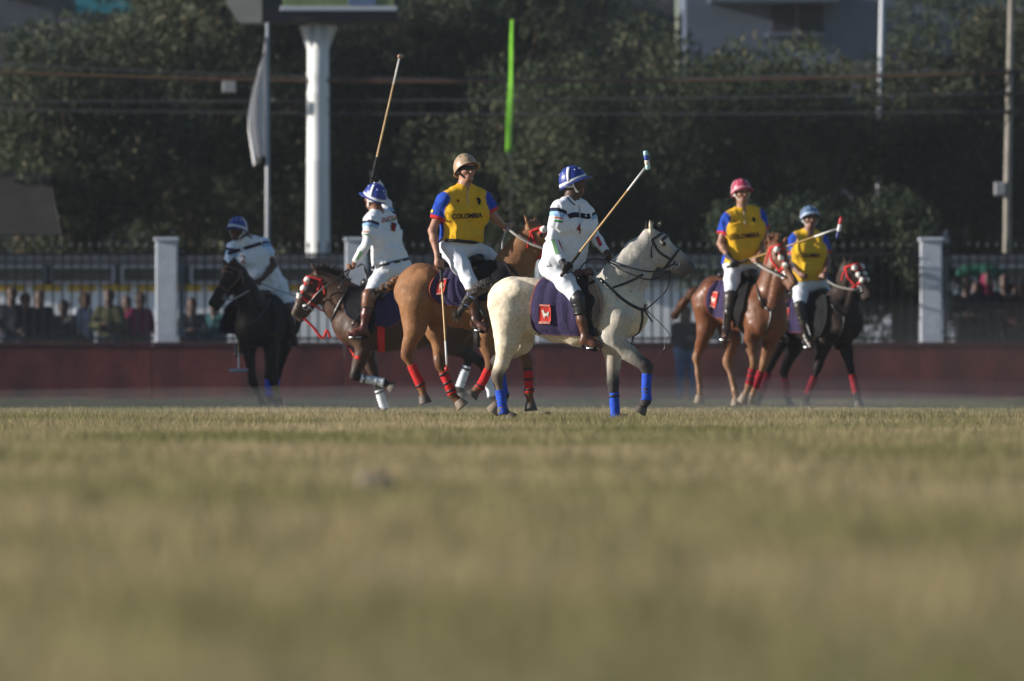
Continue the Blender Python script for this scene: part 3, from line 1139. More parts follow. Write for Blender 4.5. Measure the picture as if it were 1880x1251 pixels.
class Horse:
    def __init__(s, spec):
        s.__dict__.update(spec)
        s.ppm = F / s.d0
        h = unit(np.array([*s.head_dir, 0.0]))
        s.H = h
        L = np.array([h[1], -h[0], 0.0])
        if L[1] > 0:
            L = -L
        s.L = L
        nd = unit(np.array([*s.__dict__.get('ndir', s.head_dir), 0.0]))
        s.Ln = np.array([nd[1], -nd[0], 0.0])
        if s.Ln[1] > 0:
            s.Ln = -s.Ln
        s.mid = P(s.ref, 600, s.d0)
        g = np.array([s.mid[0], s.d0, 0])
        s.root = thing('horse', s.label, 'horse', g, 'polo ponies on the field')
        s.build()

    def J(s, px, py, l=0.0, dy=None):
        if dy is None:
            t = ((px - s.ref) / s.ppm - l * s.L[0]) / s.H[0]
            dy = t * s.H[1] + l * s.L[1]
        return P(px, py, s.d0 + dy)

    def mir(s, X):
        X = np.asarray(X, float)
        q = (X - s.mid) @ s.L
        return X - 2 * q[..., None] * s.L if X.ndim > 1 else X - 2 * q * s.L

    def part(s, name, VF, m, parent=None, **k):
        return mesh_obj(name, VF[0], VF[1], m, parent or s.root, **k)

    def build(s):
        B = Solid()
        s.S = B
        base, dark = np.array(s.coat), np.array(s.dark)
        muzz = np.array(s.muzzle)
        sqb = (s.L, s.wide)
        tp = [s.J(*n[:2], *(n[3:] if len(n) > 3 else ())) for n in s.trunk]
        tr = [n[2] for n in s.trunk]
        for i in range(len(tp) - 1):
            B.add(tp[i], tp[i + 1], tr[i], tr[i + 1], .05, base, sq=sqb)
        # hips, withers, shoulder muscles
        B.add(tp[0] + [0, 0, tr[0] * .45], tp[1] + [0, 0, tr[1] * .55], .13, .10, .08, base)
        for sg in (1, -1):
            B.add(tp[0] + s.L * sg * .12 + s.H * .02, tp[0] + s.L * sg * .13 - [0, 0, .12], .16, .15, .06, base)
            B.add(tp[-2] + s.L * sg * .13 + [0, 0, .12], tp[-1] + s.L * sg * .15 - [0, 0, .06], .12, .11, .06, base)
        B.add(tp[-2] + [0, 0, tr[-2] * .55] - s.H * .05, tp[-3] + [0, 0, tr[-3] * .6], .11, .10, .1, base)
        for sg in (1, -1):
            # grooves: hamstring, shoulder edge, flank hollow, rib cage edge
            o_ = s.L * sg
            B.add(tp[0] - s.H * .10 + o_ * .24 + [0, 0, .10], tp[0] - s.H * .05 + o_ * .25 - [0, 0, .26], .012, .016, .05, base, neg=True)
            B.add(tp[-3] * .4 + tp[-2] * .6 + o_ * .27 + [0, 0, .16], lerp(tp[-2], tp[-3], .35) + o_ * .285 - [0, 0, .20], .012, .014, .05, base, neg=True)
            B.add(tp[1] + o_ * .25 + s.H * .02 - [0, 0, .02], tp[1] + o_ * .24 + s.H * .10 - [0, 0, .16], .02, .02, .07, base, neg=True)
            B.add(tp[-1] + o_ * .20 + [0, 0, .14] - s.H * .02, tp[-1] + o_ * .20 - [0, 0, .10] + s.H * .02, .012, .012, .05, base, neg=True)
            for q in range(5):
                rb = lerp(tp[2], tp[3], q / 5) + o_ * .262
                B.add(rb + [0, 0, .06], rb - [0, 0, .16] + s.H * .04, .003, .004, .035, base, neg=True)
        # neck
        npt = [s.J(*n[:2], *(n[4:] if len(n) > 4 else ())) for n in s.neck]
        for i in range(len(npt) - 1):
            B.add(npt[i], npt[i + 1], s.neck[i][2], s.neck[i + 1][2], .07, s.__dict__.get('shaded_necc', base), sq=(s.Ln, s.neck[i][3]))
        for sg in (1, -1):   # jugular groove and crest edge
            w0, w1 = s.neck[0][2], s.neck[2][2]
            pn = unit(np.cross(unit(npt[2] - npt[0]), s.Ln))
            if pn[2] > 0:
                pn = -pn
            B.add(npt[0] + pn * w0 * .45 + s.Ln * sg * w0 * .60, npt[2] + pn * w1 * .5 + s.Ln * sg * w1 * .50, .012, .010, .05, base, neg=True)
        # head
        hd = {k: s.J(*v) for k, v in s.headp.items()}
        s.hd = hd
        hb = np.array(s.__dict__.get('shaded_necc', base))
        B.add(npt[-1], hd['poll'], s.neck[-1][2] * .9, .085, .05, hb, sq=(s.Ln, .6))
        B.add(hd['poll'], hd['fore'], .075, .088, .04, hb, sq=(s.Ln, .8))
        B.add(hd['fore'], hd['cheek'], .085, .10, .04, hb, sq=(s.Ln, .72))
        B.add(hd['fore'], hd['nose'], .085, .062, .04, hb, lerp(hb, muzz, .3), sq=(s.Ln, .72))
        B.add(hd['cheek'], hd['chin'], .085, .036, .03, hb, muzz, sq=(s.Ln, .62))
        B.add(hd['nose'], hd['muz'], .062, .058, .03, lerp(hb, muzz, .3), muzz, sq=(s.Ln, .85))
        B.add(hd['chin'], lerp(hd['chin'], hd['muz'], .4), .032, .032, .02, muzz)
        e1 = unit(hd['muz'] - hd['poll'])
        e2 = hd['fore'] - hd['cheek']
        e2 = unit(e2 - e1 * (e2 @ e1))
        La = unit(np.cross(e1, e2))
        if La @ s.Ln < 0:
            La = -La
        s.e1, s.e2, s.La = e1, e2, La
        s.hl = np.linalg.norm(hd['muz'] - hd['poll'])
        for sg in (1, -1):   # brow ridge, nostril rim, jaw muscle
            ec = lerp(hd['fore'], hd['nose'], .12) + La * sg * .060 + e2 * .022
            B.add(ec, ec + e1 * .03, .024, .02, .025, base)
            nc = hd['muz'] + La * sg * .034 + e1 * .03 + e2 * .012
            B.add(nc, nc - e1 * .025, .024, .022, .02, muzz)
            B.add(nc + e1 * .008 + La * sg * .018, nc - e1 * .01 + La * sg * .02 - e2 * .012, .013, .010, .012, muzz * .3, neg=True)
        # ears
        for sg, (a, b) in zip((1, -1), s.ears):
            a, b = s.J(*a), s.J(*b)
            B.add(a, lerp(a, b, .45), .027, .030, .02, base, sq=(s.H, .6))
            B.add(lerp(a, b, .45), b, .030, .005, .015, base, dark if s.ear_dark else base, sq=(s.H, .6))
        # legs
        s.cann = []
        for lg in s.legs:
            pts = [s.J(*q[:3], *(q[4:] if len(q) > 4 else ())) for q in lg['j']]
            rs = [q[3] for q in lg['j']]
            k, f, so = pts[-3], pts[-2], pts[-1]
            low = np.array(lg.get('low', dark))
            upc = np.array(lg.get('up', base))
            for i in range(len(pts) - 3):
                last = i == len(pts) - 4
                B.add(pts[i], pts[i + 1], rs[i], rs[i + 1] * (.92 if last else 1), .05 if i < 1 else .035, upc, low if last else upc)
            B.add(k + unit(pts[-4] - k) * .02, k - unit(pts[-4] - k) * .0 + unit(f - k) * .03, rs[-3], rs[-3] * .92, .03, low)
            B.add(k, f, .041, .037, .03, low)
            back = -s.H
            bk = unit(back - unit(f - k) * (back @ unit(f - k)))
            B.add(k + unit(f - k) * .06 + bk * .014, f + bk * .014, .021, .026, .02, low)
            B.add(f + bk * .008, f + bk * .014, .047, .044, .02, low)
            B.add(f, lerp(f, so, .62), .039, .045, .02, low)
            if lg['t'] == 'H':
                up_ = unit(pts[-4] - k)
                pb = unit(bk - up_ * (bk @ up_))
                B.add(k + pb * .028 + up_ * .035, k + pb * .012 - up_ * .03, .030, .030, .025, low)
                B.add(k + pb * .03 + up_ * .03, lerp(k, pts[-4], .6) + pb * .035, .020, .03, .03, lerp(upc, low, .4))
            s.cann.append((k, f, so, lg))
        for sg in (1, -1):      # crisp muscle masses
            o_ = s.L * sg
            B.add(tp[0] + o_ * .15 + s.H * .08 + [0, 0, .10], tp[0] + o_ * .17 - s.H * .09 - [0, 0, .02], .125, .115, .025, base)
            B.add(tp[-2] + o_ * .16 + [0, 0, .05] - s.H * .10, tp[-2] + o_ * .17 - [0, 0, .14] + s.H * .02, .105, .095, .022, base)
            B.add(tp[-2] + o_ * .10 + [0, 0, .20], tp[-1] + o_ * .15 + [0, 0, .0], .07, .09, .025, base)
        for (k, f, so, lg) in s.cann:
            pts = [s.J(*q[:3], *(q[4:] if len(q) > 4 else ())) for q in lg['j']]
            rs = [q[3] for q in lg['j']]
            if lg['t'] == 'H':
                B.add(pts[0] - s.H * rs[0] * .35, lerp(pts[1], pts[2], .3) - s.H * .035, rs[0] * .62, rs[1] * .62, .02, base)
                B.add(pts[0] + s.H * rs[0] * .45, pts[1] + s.H * .03, rs[0] * .6, rs[1] * .75, .02, base)
            else:
                B.add(lerp(pts[1], k, .05) + s.H * .02, lerp(pts[1], k, .5) + s.H * .012, rs[1] * .78, rs[-3] * 1.05, .018, base)
        V, Q = B.mesh(s.vox, disp=lambda X: (vnoise(X, 7) - .5) * .02 + (vnoise(X, 22) - .5) * .008)
        cols = B.colors(V, .014)
        # lighter belly, darker back line, dapples
        nz = vnoise(V, 6) * .6 + vnoise(V, 17) * .4
        cols = cols * (1 + s.dapple * (nz - .5))[:, None]
        m = mat('coat_' + s.key, attr=True, rough=s.gloss, spec=s.spec, noise=(38, .22), bump=(30, .35, .010), stretch=(1, 1, .75), rvar=.3)
        s.body = mesh_obj('body', V, Q, m, s.root, cols=cols)
        # eyes
        for sg in (1, -1):
            ec = lerp(hd['fore'], hd['nose'], .16) + e2 * .012
            X = B.trace((ec + La * sg * .25)[None], -La * sg, 0)[0]
            s.part('eye', ball(X - La * sg * .010, .024, 8), eye_m)
        # hooves and bandages
        for k, f, so, lg in s.cann:
            ax = unit(so - f)
            s.part('hoof', lathe(lerp(f, so, .50), so, [(0, .043), (.12, .051), (.9, .069), (1, .070)], 18), hoof_pale if lg.get('pale') else hoof_m)
            if lg.get('wrap'):
                t0, t1 = lg.get('span', (.16, 1.04))
                prof = [(0, .044)] + [(u, .0475 + .003 * math.sin(u * 41) + .006 * max(0, u - .75) * 4) for u in np.linspace(.03, .97, 16)] + [(1, .046)]
                back = -s.H
                bv, bf = lathe(lerp(k, f, t0), lerp(k, f, t1), prof, 24)
                ctr = lerp(k, f, .5)
                axd = unit(f - k)
                rad = bv - ctr - ((bv - ctr) @ axd)[:, None] * axd
                rl = np.linalg.norm(rad, axis=1)[:, None] + 1e-9
                hl = (bv - ctr) @ axd
                bv = bv + rad / rl * (.010 * (vnoise(bv, 22, 3.0) - .4) + .0022 * np.sin(hl * 170 + np.arctan2(rad[:, 2], rad[:, 0]) * 2))[:, None]
                w = s.part('leg_bandage', (bv, bf), WR[lg['wrap']])
                for tb in lg.get('tape', ()):
                    c0, c1 = lerp(k, f, t0 + (t1 - t0) * tb), lerp(k, f, t0 + (t1 - t0) * (tb + .09))
                    s.part('tape', lathe(c0, c1, [(0, .0555), (.5, .057), (1, .0555)], 18), black_tape, w)
        # tail
        tp_ = spline([s.J(*q) for q in s.tail], 5)
        T = Solid()
        rr = np.interp(np.linspace(0, 1, len(tp_)), np.linspace(0, 1, len(s.tail_r)), s.tail_r)
        for i in range(len(tp_) - 1):
            T.add(tp_[i], tp_[i + 1], rr[i], rr[i + 1], .012, s.tail_c, s.tail_c2 if i > len(tp_) * .55 else None)
        V, Q = T.mesh(.012, disp=lambda X: (vnoise(X * [50, 50, 50], 1.0) - .5) * .034)
        tl = mesh_obj('tail', V, Q, mat('hair_' + s.key, attr=True, rough=.6, spec=.3, noise=(60, .4)), s.root, cols=T.colors(V))
        hs = []
        r = np.random.default_rng(5)
        for _ in range(60):
            i0 = r.integers(0, len(tp_) - 4)
            an_ = r.random() * 6.28
            tg_ = unit(tp_[i0 + 1] - tp_[i0])
            a1_ = unit(np.cross(tg_, [.3, .5, .8]))
            a2_ = np.cross(tg_, a1_)
            q_ = [tp_[i] + (a1_ * math.cos(an_ + .5 * (i - i0)) + a2_ * math.sin(an_ + .5 * (i - i0))) * rr[i] * 1.02 for i in range(i0, min(len(tp_), i0 + 7))]
            hs.append(tube(q_, np.linspace(.009, .003, len(q_)), 4))
        for _ in range(46):
            e = tp_[-1] + (tp_[-1] - tp_[-3]) * (.3 + r.random() * .7) + r.normal(0, .03, 3)
            hs.append(tube([lerp(tp_[-3], tp_[-2], r.random()) + r.normal(0, .012, 3), tp_[-1] + r.normal(0, .018, 3), e], [.006, .005, .001], 4))
        v, f = join(hs)
        mesh_obj('tail_tip', v, f, mat('hair_dark', (.02, .015, .012), .6, .3) if s.tail_tape else mat('hair_' + s.key), tl, cols=np.tile(s.tail_c2, (len(v), 1)))
        for u in s.tail_tape:
            i = int(u * (len(tp_) - 2))
            s.part('tail_tape', lathe(tp_[i], lerp(tp_[i], tp_[i + 1], .7), [(0, rr[i] * 1.12), (1, rr[i] * 1.1)], 12), mat('pale_blue_tape', (.20, .30, .62), .6, .3), tl)
        # mane and forelock: short upright tufts along the crest
        if s.mane:
            r = np.random.default_rng(9)
            tufts = []
            cr = spline([s.J(*q) for q in s.crest], 8)
            for c in cr:
                for _ in range(s.mane[0]):
                    b0 = c + r.normal(0, .012, 3)
                    up_ = np.array([r.normal(0, .4), r.normal(0, .3), 1.0]) * s.mane[1] * (.5 + r.random())
                    tufts.append(tube([b0 - [0, 0, .02], b0 + up_ * .5 + r.normal(0, .006, 3), b0 + up_ + r.normal(0, .012, 3)], [.009, .006, .001], 4))
            v, f = join(tufts)
            s.part('mane', (v, f), mat('mane_' + s.key, s.mane_c, .65, .3, noise=(40, .4)))
        s.tack()

    def ring(s, t, tilt=0.0, a0=0, a1=360, w=.022, off=.004, cs=0.0):
        """strap round the head at fraction t of its length, leaning by tilt"""
        c = s.hd['poll'] + s.e1 * s.hl * t - s.e2 * cs
        an = np.radians(np.linspace(a0, a1, 30))
        ax = unit(s.e1 * math.cos(tilt) + s.e2 * math.sin(tilt))
        e2 = unit(s.e2 - ax * (s.e2 @ ax))
        D = np.cos(an)[:, None] * e2 + np.sin(an)[:, None] * s.La
        X = s.S.trace(c + D * .30, -D, off, .34)
        return ribbon(X, s.S.grad(X), w, .004)

    def side(s, ts, sg, w=.022, off=.005):
        """strap along the side of the head through (t, height) stations"""
        q = spline(np.array([[a, b, 0] for a, b in ts]), 5)
        Q = np.array([s.hd['poll'] + s.e1 * s.hl * a + s.e2 * b + s.La * sg * .3 for a, b, _ in q])
        X = s.S.trace(Q, -s.La * sg, off, .5)
        return ribbon(X, s.S.grad(X), w, .004)

    def tack(s):
        bm = {'black': leather, 'red': red_web, 'brown': brown_leather}[s.bridle]
        nb = .62
        b = s.part('bridle', s.ring(nb, .0, w=.030 if s.bridle == 'red' else .024), bm)
        s.part('brow_band', s.ring(.20, -.25, -75, 75, w=.028), bm, b)
        s.part('crown_strap', s.ring(.07, -.35, -125, 125, w=.024), bm, b)
        for sg in (1, -1):
            s.part('cheek_strap', s.side([(.06, -.03), (.3, -.075), (.52, -.07), (.70, -.062)], sg), bm, b)
            s.part('throat_strap', s.side([(.06, -.03), (.16, -.11), (.28, -.17)], sg, .016), bm, b)
            q = s.hd['poll'] + s.e1 * s.hl * .74 - s.e2 * .062 + s.La * sg * .3
            X = s.S.trace(q[None], -s.La * sg, .012)[0]
            an = np.linspace(0, 2 * math.pi, 17)
            rg = X + .038 * (np.cos(an)[:, None] * s.e1 + np.sin(an)[:, None] * s.e2)
            s.part('bit_ring', tube(rg, .0055, 6, False), metal, b)
            s.part('bit_shank', tube([X + s.e2 * .03, X, X - s.e2 * .05 - s.e1 * .01, X - s.e2 * .10], .006, 6), metal, b)
            if sg == 1:
                s.bit = X
            else:
                s.bit2 = X
        if s.pompons:
            fs = []
            for t in (.22, .42, .62):
                for a in s.pompons:
                    c = s.hd['poll'] + s.e1 * s.hl * t
                    D = math.cos(math.radians(a)) * s.e2 + math.sin(math.radians(a)) * s.La
                    X = s.S.trace((c + D * .3)[None], -D, .02, .4)[0]
                    s.part('pompon', lump(X, .034, t * 10 + a, 10, (1, 1, 1)), wool, b)
            for a in s.pompons:
                X = []
                for t in np.linspace(.2, .64, 10):
                    c = s.hd['poll'] + s.e1 * s.hl * t
                    D = math.cos(math.radians(a)) * s.e2 + math.sin(math.radians(a)) * s.La
                    X.append(s.S.trace((c + D * .3)[None], -D, .004, .4)[0])
                X = np.array(X)
                s.part('face_strap', ribbon(X, s.S.grad(X), .026, .004), red_web, b)
        # saddle pad on both sides with piping and badge
        X, nu, nv = px_grid(s.S, s.pad[0], s.pad[1], s.d0, 44, .016)
        Nn = s.S.grad(X)
        quilt = (.013 * np.abs(np.sin(np.linspace(0, 1, nu)[:, None] * 16)) ** .7 * np.ones((nu, nv)) * (.5 + .5 * (np.linspace(0, 1, nv) < .72)) + .004 * np.sin(np.linspace(0, 1, nu)[:, None] * 120) * (np.linspace(0, 1, nv) > .72)).ravel()
        X = X + Nn * quilt[:, None]
        V, f = shell(X, Nn, nu, nv, .018)
        pad = s.part('saddle_pad', (V, f), pad_m)
        edge = np.concatenate([X.reshape(nu, nv, 3)[0, :], X.reshape(nu, nv, 3)[1:, -1]])
        s.part('piping', tube(edge, .009, 6), trim_m, pad)
        V2, f2 = shell(s.mir(X), s.mir(X + Nn) - s.mir(X), nu, nv, .018)
        s.part('saddle_pad', (V2, [q[::-1] for q in f2]), pad_m)
        if s.badge:
            bl, br = s.badge
            G, nu, nv = px_grid(s.S, bl, br, s.d0, 5, .047, m=3)
            s.part('badge', shell(G, s.S.grad(G), nu, nv, .003), badge_m, pad)
            bl, br = np.array(bl, float), np.array(br, float)

            def uv(u, v):
                a_ = lerp(bl[0], bl[-1], v)
                b_ = lerp(br[0], br[-1], v)
                return tuple(lerp(a_, b_, u))
            hz = [(.22, .30), (.36, .28), (.44, .40), (.66, .42), (.80, .34), (.84, .44), (.78, .52), (.80, .70), (.70, .60), (.52, .58), (.46, .74), (.36, .58), (.30, .46)]
            s.part('badge_horse', px_poly(s.S, [uv(*q) for q in hz], s.d0, .051), badge_w, pad)
            for v0, v1 in ((.02, .10), (.86, .99)):
                G, nu, nv = px_grid(s.S, [uv(.05, v0), uv(.05, v1)], [uv(.95, v0), uv(.95, v1)], s.d0, 4, .051, m=2)
                s.part('badge_lettering', (G, grid_faces(nu, nv)), mat('badge_pink', (.55, .25, .20), .8, .1, noise=(120, .6)), pad)
        # saddle
        A = Solid()
        c = s.J(*s.seat)
        lc = s.saddle_c
        ca, po = c - s.H * .20 + [0, 0, .035], c + s.H * .21 + [0, 0, .03]
        A.add(ca + s.L * .13 - [0, 0, .03], ca + s.L * .0 + [0, 0, .02], .04, .045, .03, lc)
        A.add(ca - s.L * .13 - [0, 0, .03], ca + [0, 0, .02], .04, .045, .03, lc)
        A.add(ca - [0, 0, .03], po - [0, 0, .03], .07, .06, .05, lc, sq=None)
        A.add(po + s.L * .05, po - s.L * .05, .05, .05, .04, lc)
        for sg in (1, -1):
            A.add(c + s.L * sg * .10 - [0, 0, .02], c + s.L * sg * .21 - [0, 0, .13] + s.H * .03, .07, .05, .06, lc)
        V, Q = A.mesh(.014)
        sd = s.part('saddle', (V, Q), mat('saddle_' + s.key, lc, .38, .5, noise=(14, .3)))
        X, nu, nv = px_grid(s.S, s.flap[0], s.flap[1], s.d0, 10, .038)
        Nn = s.S.grad(X)
        s.part('saddle_flap', shell(X, Nn, nu, nv, .012), mat('flap_' + s.key, s.flap_c, .75, .06, noise=(14, .3), bump=(40, .4, .006)), sd)
        s.part('saddle_flap', shell(s.mir(X), s.mir(X + Nn) - s.mir(X), nu, nv, .012), mat('flap_' + s.key), sd)
        # girth all the way round
        gc = s.J(*s.girth)
        an = np.radians(np.linspace(20, 340, 40))
        D = np.cos(an)[:, None] * np.array([0, 0, 1.0]) + np.sin(an)[:, None] * s.L
        X = s.S.trace(gc + D * .62, -D, .006, .6)
        s.part('girth', ribbon(X, s.S.grad(X), .085, .006), {'red': red_web, 'black': leather, 'white': wool}[s.girth_c])
        # breast strap and martingale
        for pts, w, c_ in s.straps:
            s.part('breast_strap', px_strap(s.S, pts, s.d0, w), {'red': red_web, 'black': leather, 'brown': brown_leather}[c_])
        for pts, r_, c_ in s.reins:
            q = []
            for k in pts:
                if isinstance(k, str):
                    q.append(s.bit if k == 'bit' else s.bit2 if k == 'bit2' else s.bit - s.e2 * .09)
                else:
                    q.append(s.J(*k))
            q = spline(q, 7)
            tg = np.gradient(q, axis=0)
            nn = np.cross(tg, np.cross(tg, [0, -1.0, .25]))
            nn = -nn / (np.linalg.norm(nn, axis=1)[:, None] + 1e-9)
            s.part('rein', ribbon(q, nn, r_ * 2.6, r_ * .45), {'black': leather, 'grey': mat('grey_webbing', (.32, .30, .27), .85, .1, noise=(40, .2)), 'brown': brown_leather, 'red': red_web}[c_])

    def stirrup(s, ball_pt, fdir, top):
        """iron under the ball of a foot and its leather up to the saddle"""
        fdir = unit(fdir)
        lat = unit(np.cross(fdir, [0, 0, 1.0]))
        up_ = np.cross(lat, fdir)
        an = np.linspace(0, math.pi, 13)
        arch = [ball_pt + lat * .062 * math.cos(a) + up_ * (-.035 + .13 * math.sin(a) ** .8) for a in an]
        arch = [arch[0]] + arch + [arch[-1]]
        o = s.part('stirrup', join([tube(arch, .007, 6), box(ball_pt - up_ * .038, (.135, .06, .016))]), metal)
        tp = ball_pt + up_ * .10
        pts = spline([tp, lerp(tp, top, .5) + s.L * .01, top], 5)
        tg = np.gradient(pts, axis=0)
        out = np.tile(unit([0, -1.0, 0]), (len(pts), 1))
        s.part('stirrup_leather', ribbon(pts, out, .028, .004), leather, o)
# ------------------------------------------------------------------ people
strap_white = mat('strap_white', (.72, .71, .68), .6, .3)
strap_black = mat('strap_black', (.012, .012, .012), .6, .3)
hair_m = mat('hair_black', (.010, .008, .007), .6, .3, noise=(60, .4))
eyew = mat('eye_dark', (.02, .014, .012), .2, .5)
gloves_m = mat('glove_black', (.014, .014, .015), .6, .35, noise=(50, .3))
belt_m = mat('belt_dark', (.02, .018, .018), .5, .4)


def skin(c):
    return mat('skin_%d' % int(c[0] * 1000), c, .55, .35, noise=(18, .14), bump=(90, .2, .003))


def head_frame(fd, up=(0, 0, 1)):
    f = unit(fd)
    u = np.array(up, float)
    u = unit(u - f * (u @ f))
    return f, u, np.cross(u, f)     # forward, up, left


def add_head(B, c, f, u, l, col, neck, hs=1.1):
    """head of size hs: skull, jaw, chin, nose, brows, cheeks, lips, ears, neck"""
    n0 = len(B.pr)
    B.add(c + u * .035 - f * .012, c + u * .045 + f * .015, .090, .088, .03, col, sq=(l, .86))
    B.add(c + f * .02 + u * .005, c + f * .040 - u * .075, .074, .050, .04, col, sq=(l, .88))
    B.add(c + f * .062 - u * .098 + l * .012, c + f * .062 - u * .098 - l * .012, .024, .024, .03, col)
    B.add(c + f * .090 + u * .004, c + f * .108 - u * .036, .010, .0155, .014, col)
    for sg in (1, -1):
        B.add(c + f * .080 + u * .024 + l * sg * .014, c + f * .070 + u * .022 + l * sg * .045, .014, .014, .02, col)
        B.add(c + f * .068 - u * .028 + l * sg * .036, c + f * .050 - u * .035 + l * sg * .048, .024, .024, .03, col)
        B.add(c + f * .094 - u * .036 + l * sg * .010, c + f * .09 - u * .036 + l * sg * .011, .009, .009, .01, col)
        B.add(c - f * .010 + u * .015 + l * sg * .080, c - f * .014 - u * .028 + l * sg * .078, .018, .011, .01, col, sq=(l, .55))
        B.add(c + f * .098 + u * .006 + l * sg * .034, c + f * .098 + u * .004 + l * sg * .030, .016, .016, .012, col, neg=True)
    for z, r in ((-.060, .0095), (-.072, .0105)):
        B.add(c + f * .084 + u * z + l * .018, c + f * .084 + u * z - l * .018, r, r, .008, lerp(col, (.32, .08, .07), .35))
    for q in B.pr[n0:]:
        q['a'], q['b'] = c + (q['a'] - c) * hs, c + (q['b'] - c) * hs
        q['ra'] *= hs
        q['rb'] *= hs
    B.add(c - u * .055 - f * .012, neck, .060, .066, .05, col)
    B.add(neck, neck - u * .05, .064, .075, .05, col)


def add_hand(B, wrist, hc, g, col, r=.0098, off=0.0):
    """palm and five fingers closed round an axis g through hc"""
    g = unit(g)
    p = hc - wrist
    p = unit(p - g * (p @ g)) if np.linalg.norm(p - g * (p @ g)) > .01 else unit(np.cross(g, [0, 0, 1.0]))
    n = np.cross(g, p)
    pc = hc - p * .012 - n * .026
    B.add(wrist, pc - p * .02, .026 + off, .028 + off, .02, col)
    B.add(pc - g * .030, pc + g * .030, .022 + off, .024 + off, .02, col)
    for i, ln in enumerate((.92, 1.0, .96, .8)):
        o = hc + g * (.033 - .022 * i)
        pr = []
        for a in np.radians([-115, -60, 0, 60, 115 * ln + 10]):
            pr.append(o + (p * math.cos(a) + n * math.sin(a)) * .026 * (1 if ln > .9 else .93))
        for a_, b_ in zip(pr[:-1], pr[1:]):
            B.add(a_, b_, r + off, r * .93 + off, .006, col)
    th = [pc + g * .032 - p * .012, hc + g * .050 + n * .004 - p * .010, hc + g * .046 + n * .028 + p * .006]
    B.add(th[0], th[1], .0125 + off, .011 + off, .012, col)
    B.add(th[1], th[2], .011 + off, .009 + off, .005, col)


def helmet(root, c, f, u, l, col, band=None, eyelets=True, key='', strap='white', top=None, tilt=0.0):
    f, u = f * math.cos(tilt) + u * math.sin(tilt), u * math.cos(tilt) - f * math.sin(tilt)
    hc = c + u * .018 - f * .006

    def pt(th, v, off=0.0):
        ct, st = math.cos(th), math.sin(th)
        zr = -.034 + .046 * ct + .008 * ct * ct     # rim height: low at the nape, high over the brow
        R = np.array([.140, .118, .144]) + off
        arc = math.pi / 2 - max(0.0, math.asin(zr / R[2]) if zr > 0 else 0.0)
        low = max(0.0, -zr) / R[2]
        w = v * (arc + low)
        if w <= arc:
            ph = math.pi / 2 - w
            ra, z = math.cos(ph), R[2] * math.sin(ph)
        else:
            ra, z = 1 - .06 * (w - arc), -R[2] * (w - arc)
        return hc + f * R[0] * ra * ct + l * R[1] * ra * st + u * z
    NT, NV = 48, 16
    V, Fc = [], []
    for i in range(NT):
        th = 2 * math.pi * i / NT
        for j in range(NV):
            V.append(pt(th, j / (NV - 1)))
        rim = pt(th, 1)
        rad = unit(f * math.cos(th) + l * math.sin(th) * .95)
        w = .007 + .058 * max(0, math.cos(th)) ** 1.5 + .002 * abs(math.sin(th))
        for k in (.35, .7, 1.0):
            V.append(rim + rad * w * k - u * (.008 * k + .003 * k * k))
    M = NV + 3
    for i in range(NT):
        a = i * M
        b = ((i + 1) % NT) * M
        for j in range(M - 1):
            Fc.append([a + j, a + j + 1, b + j + 1, b + j])
    hm = mesh_obj('helmet', V, Fc, mat('helmet_' + key, col, .42, .45, noise=(12, .10), coatw=.15), root)
    md = hm.modifiers.new('s', 'SOLIDIFY')
    md.thickness = .007
    md.offset = -1
    if band is not None:
        bm_ = mat('helmet_band_' + key, band, .6, .3)
        V = [pt(2 * math.pi * i / NT, v, .004) for i in range(NT + 1) for v in (.88, .91, .945, .98)]
        o = mesh_obj('rim_band', V, grid_faces(NT + 1, 4), bm_, hm)
        o.modifiers.new('s', 'SOLIDIFY').thickness = .003
        for th0 in (math.pi / 2 + .12, -math.pi / 2 - .12):
            V = [pt(th0 + e * (.075 / max(.25, v) * .9), v, .004) for v in np.linspace(.30, .89, 9) for e in (-1, 1)]
            o = mesh_obj('crown_band', V, grid_faces(9, 2), bm_, hm)
            o.modifiers.new('s', 'SOLIDIFY').thickness = .003
    if eyelets:
        em = mat('eyelet_' + ('w' if band is not None else 'd'), (.75, .75, .75) if band is not None else (.03, .025, .02), .5, .4)
        for th in (.45, -.45, 1.05, -1.05, 2.2, -2.2, 2.9, -2.9):
            q0, q1 = pt(th, .52, -.002), pt(th, .52, .005)
            mesh_obj('eyelet', *lathe(q0, q1, [(0, .0075), (.8, .0075), (1, .005)], 10), em, hm)
    # chin harness
    sm = strap_white if strap == 'white' else strap_black
    for sg in (1, -1):
        a = pt(sg * 1.35, 1.0, -.012)
        b = c + l * sg * .097 + f * .018 - u * .05
        ch = c + f * .056 - u * .143 + l * sg * .012
        nn = np.tile(l * sg, (9, 1))
        mesh_obj('chin_strap', *ribbon(spline([a, b, ch + l * sg * .010], 4), nn, .019, .004), sm, hm)
        a2 = pt(sg * 2.2, 1.0, -.012)
        mesh_obj('side_strap', *ribbon(spline([a2, lerp(a2, b, .5) + l * sg * .006, b + l * sg * .002], 4), nn, .018, .004), sm, hm)
    mesh_obj('chin_cup', *tube(spline([c + f * .040 - u * .142 + l * .03, c + f * .052 - u * .148, c + f * .040 - u * .142 - l * .03], 4), .007, 6), sm, hm)
    return hm


def cloth_disp(amp, seed, st=(1, 1, 1)):
    st = np.array(st)

    def fn(X):
        w = X + .09 * (vnoise(X, 5, seed)[:, None] - .5)
        n = vnoise(w * st, 11, seed)
        fine = vnoise((w + w[:, [2, 0, 1]] * .5) * np.array([1.0, 1.0, .45]), 26, seed + 5)
        return amp * (1 - np.abs(n - .5) * 4).clip(-.6, 1) * -.9 + amp * .45 * (np.abs(fine - .5) * 2 - .4)
    return fn


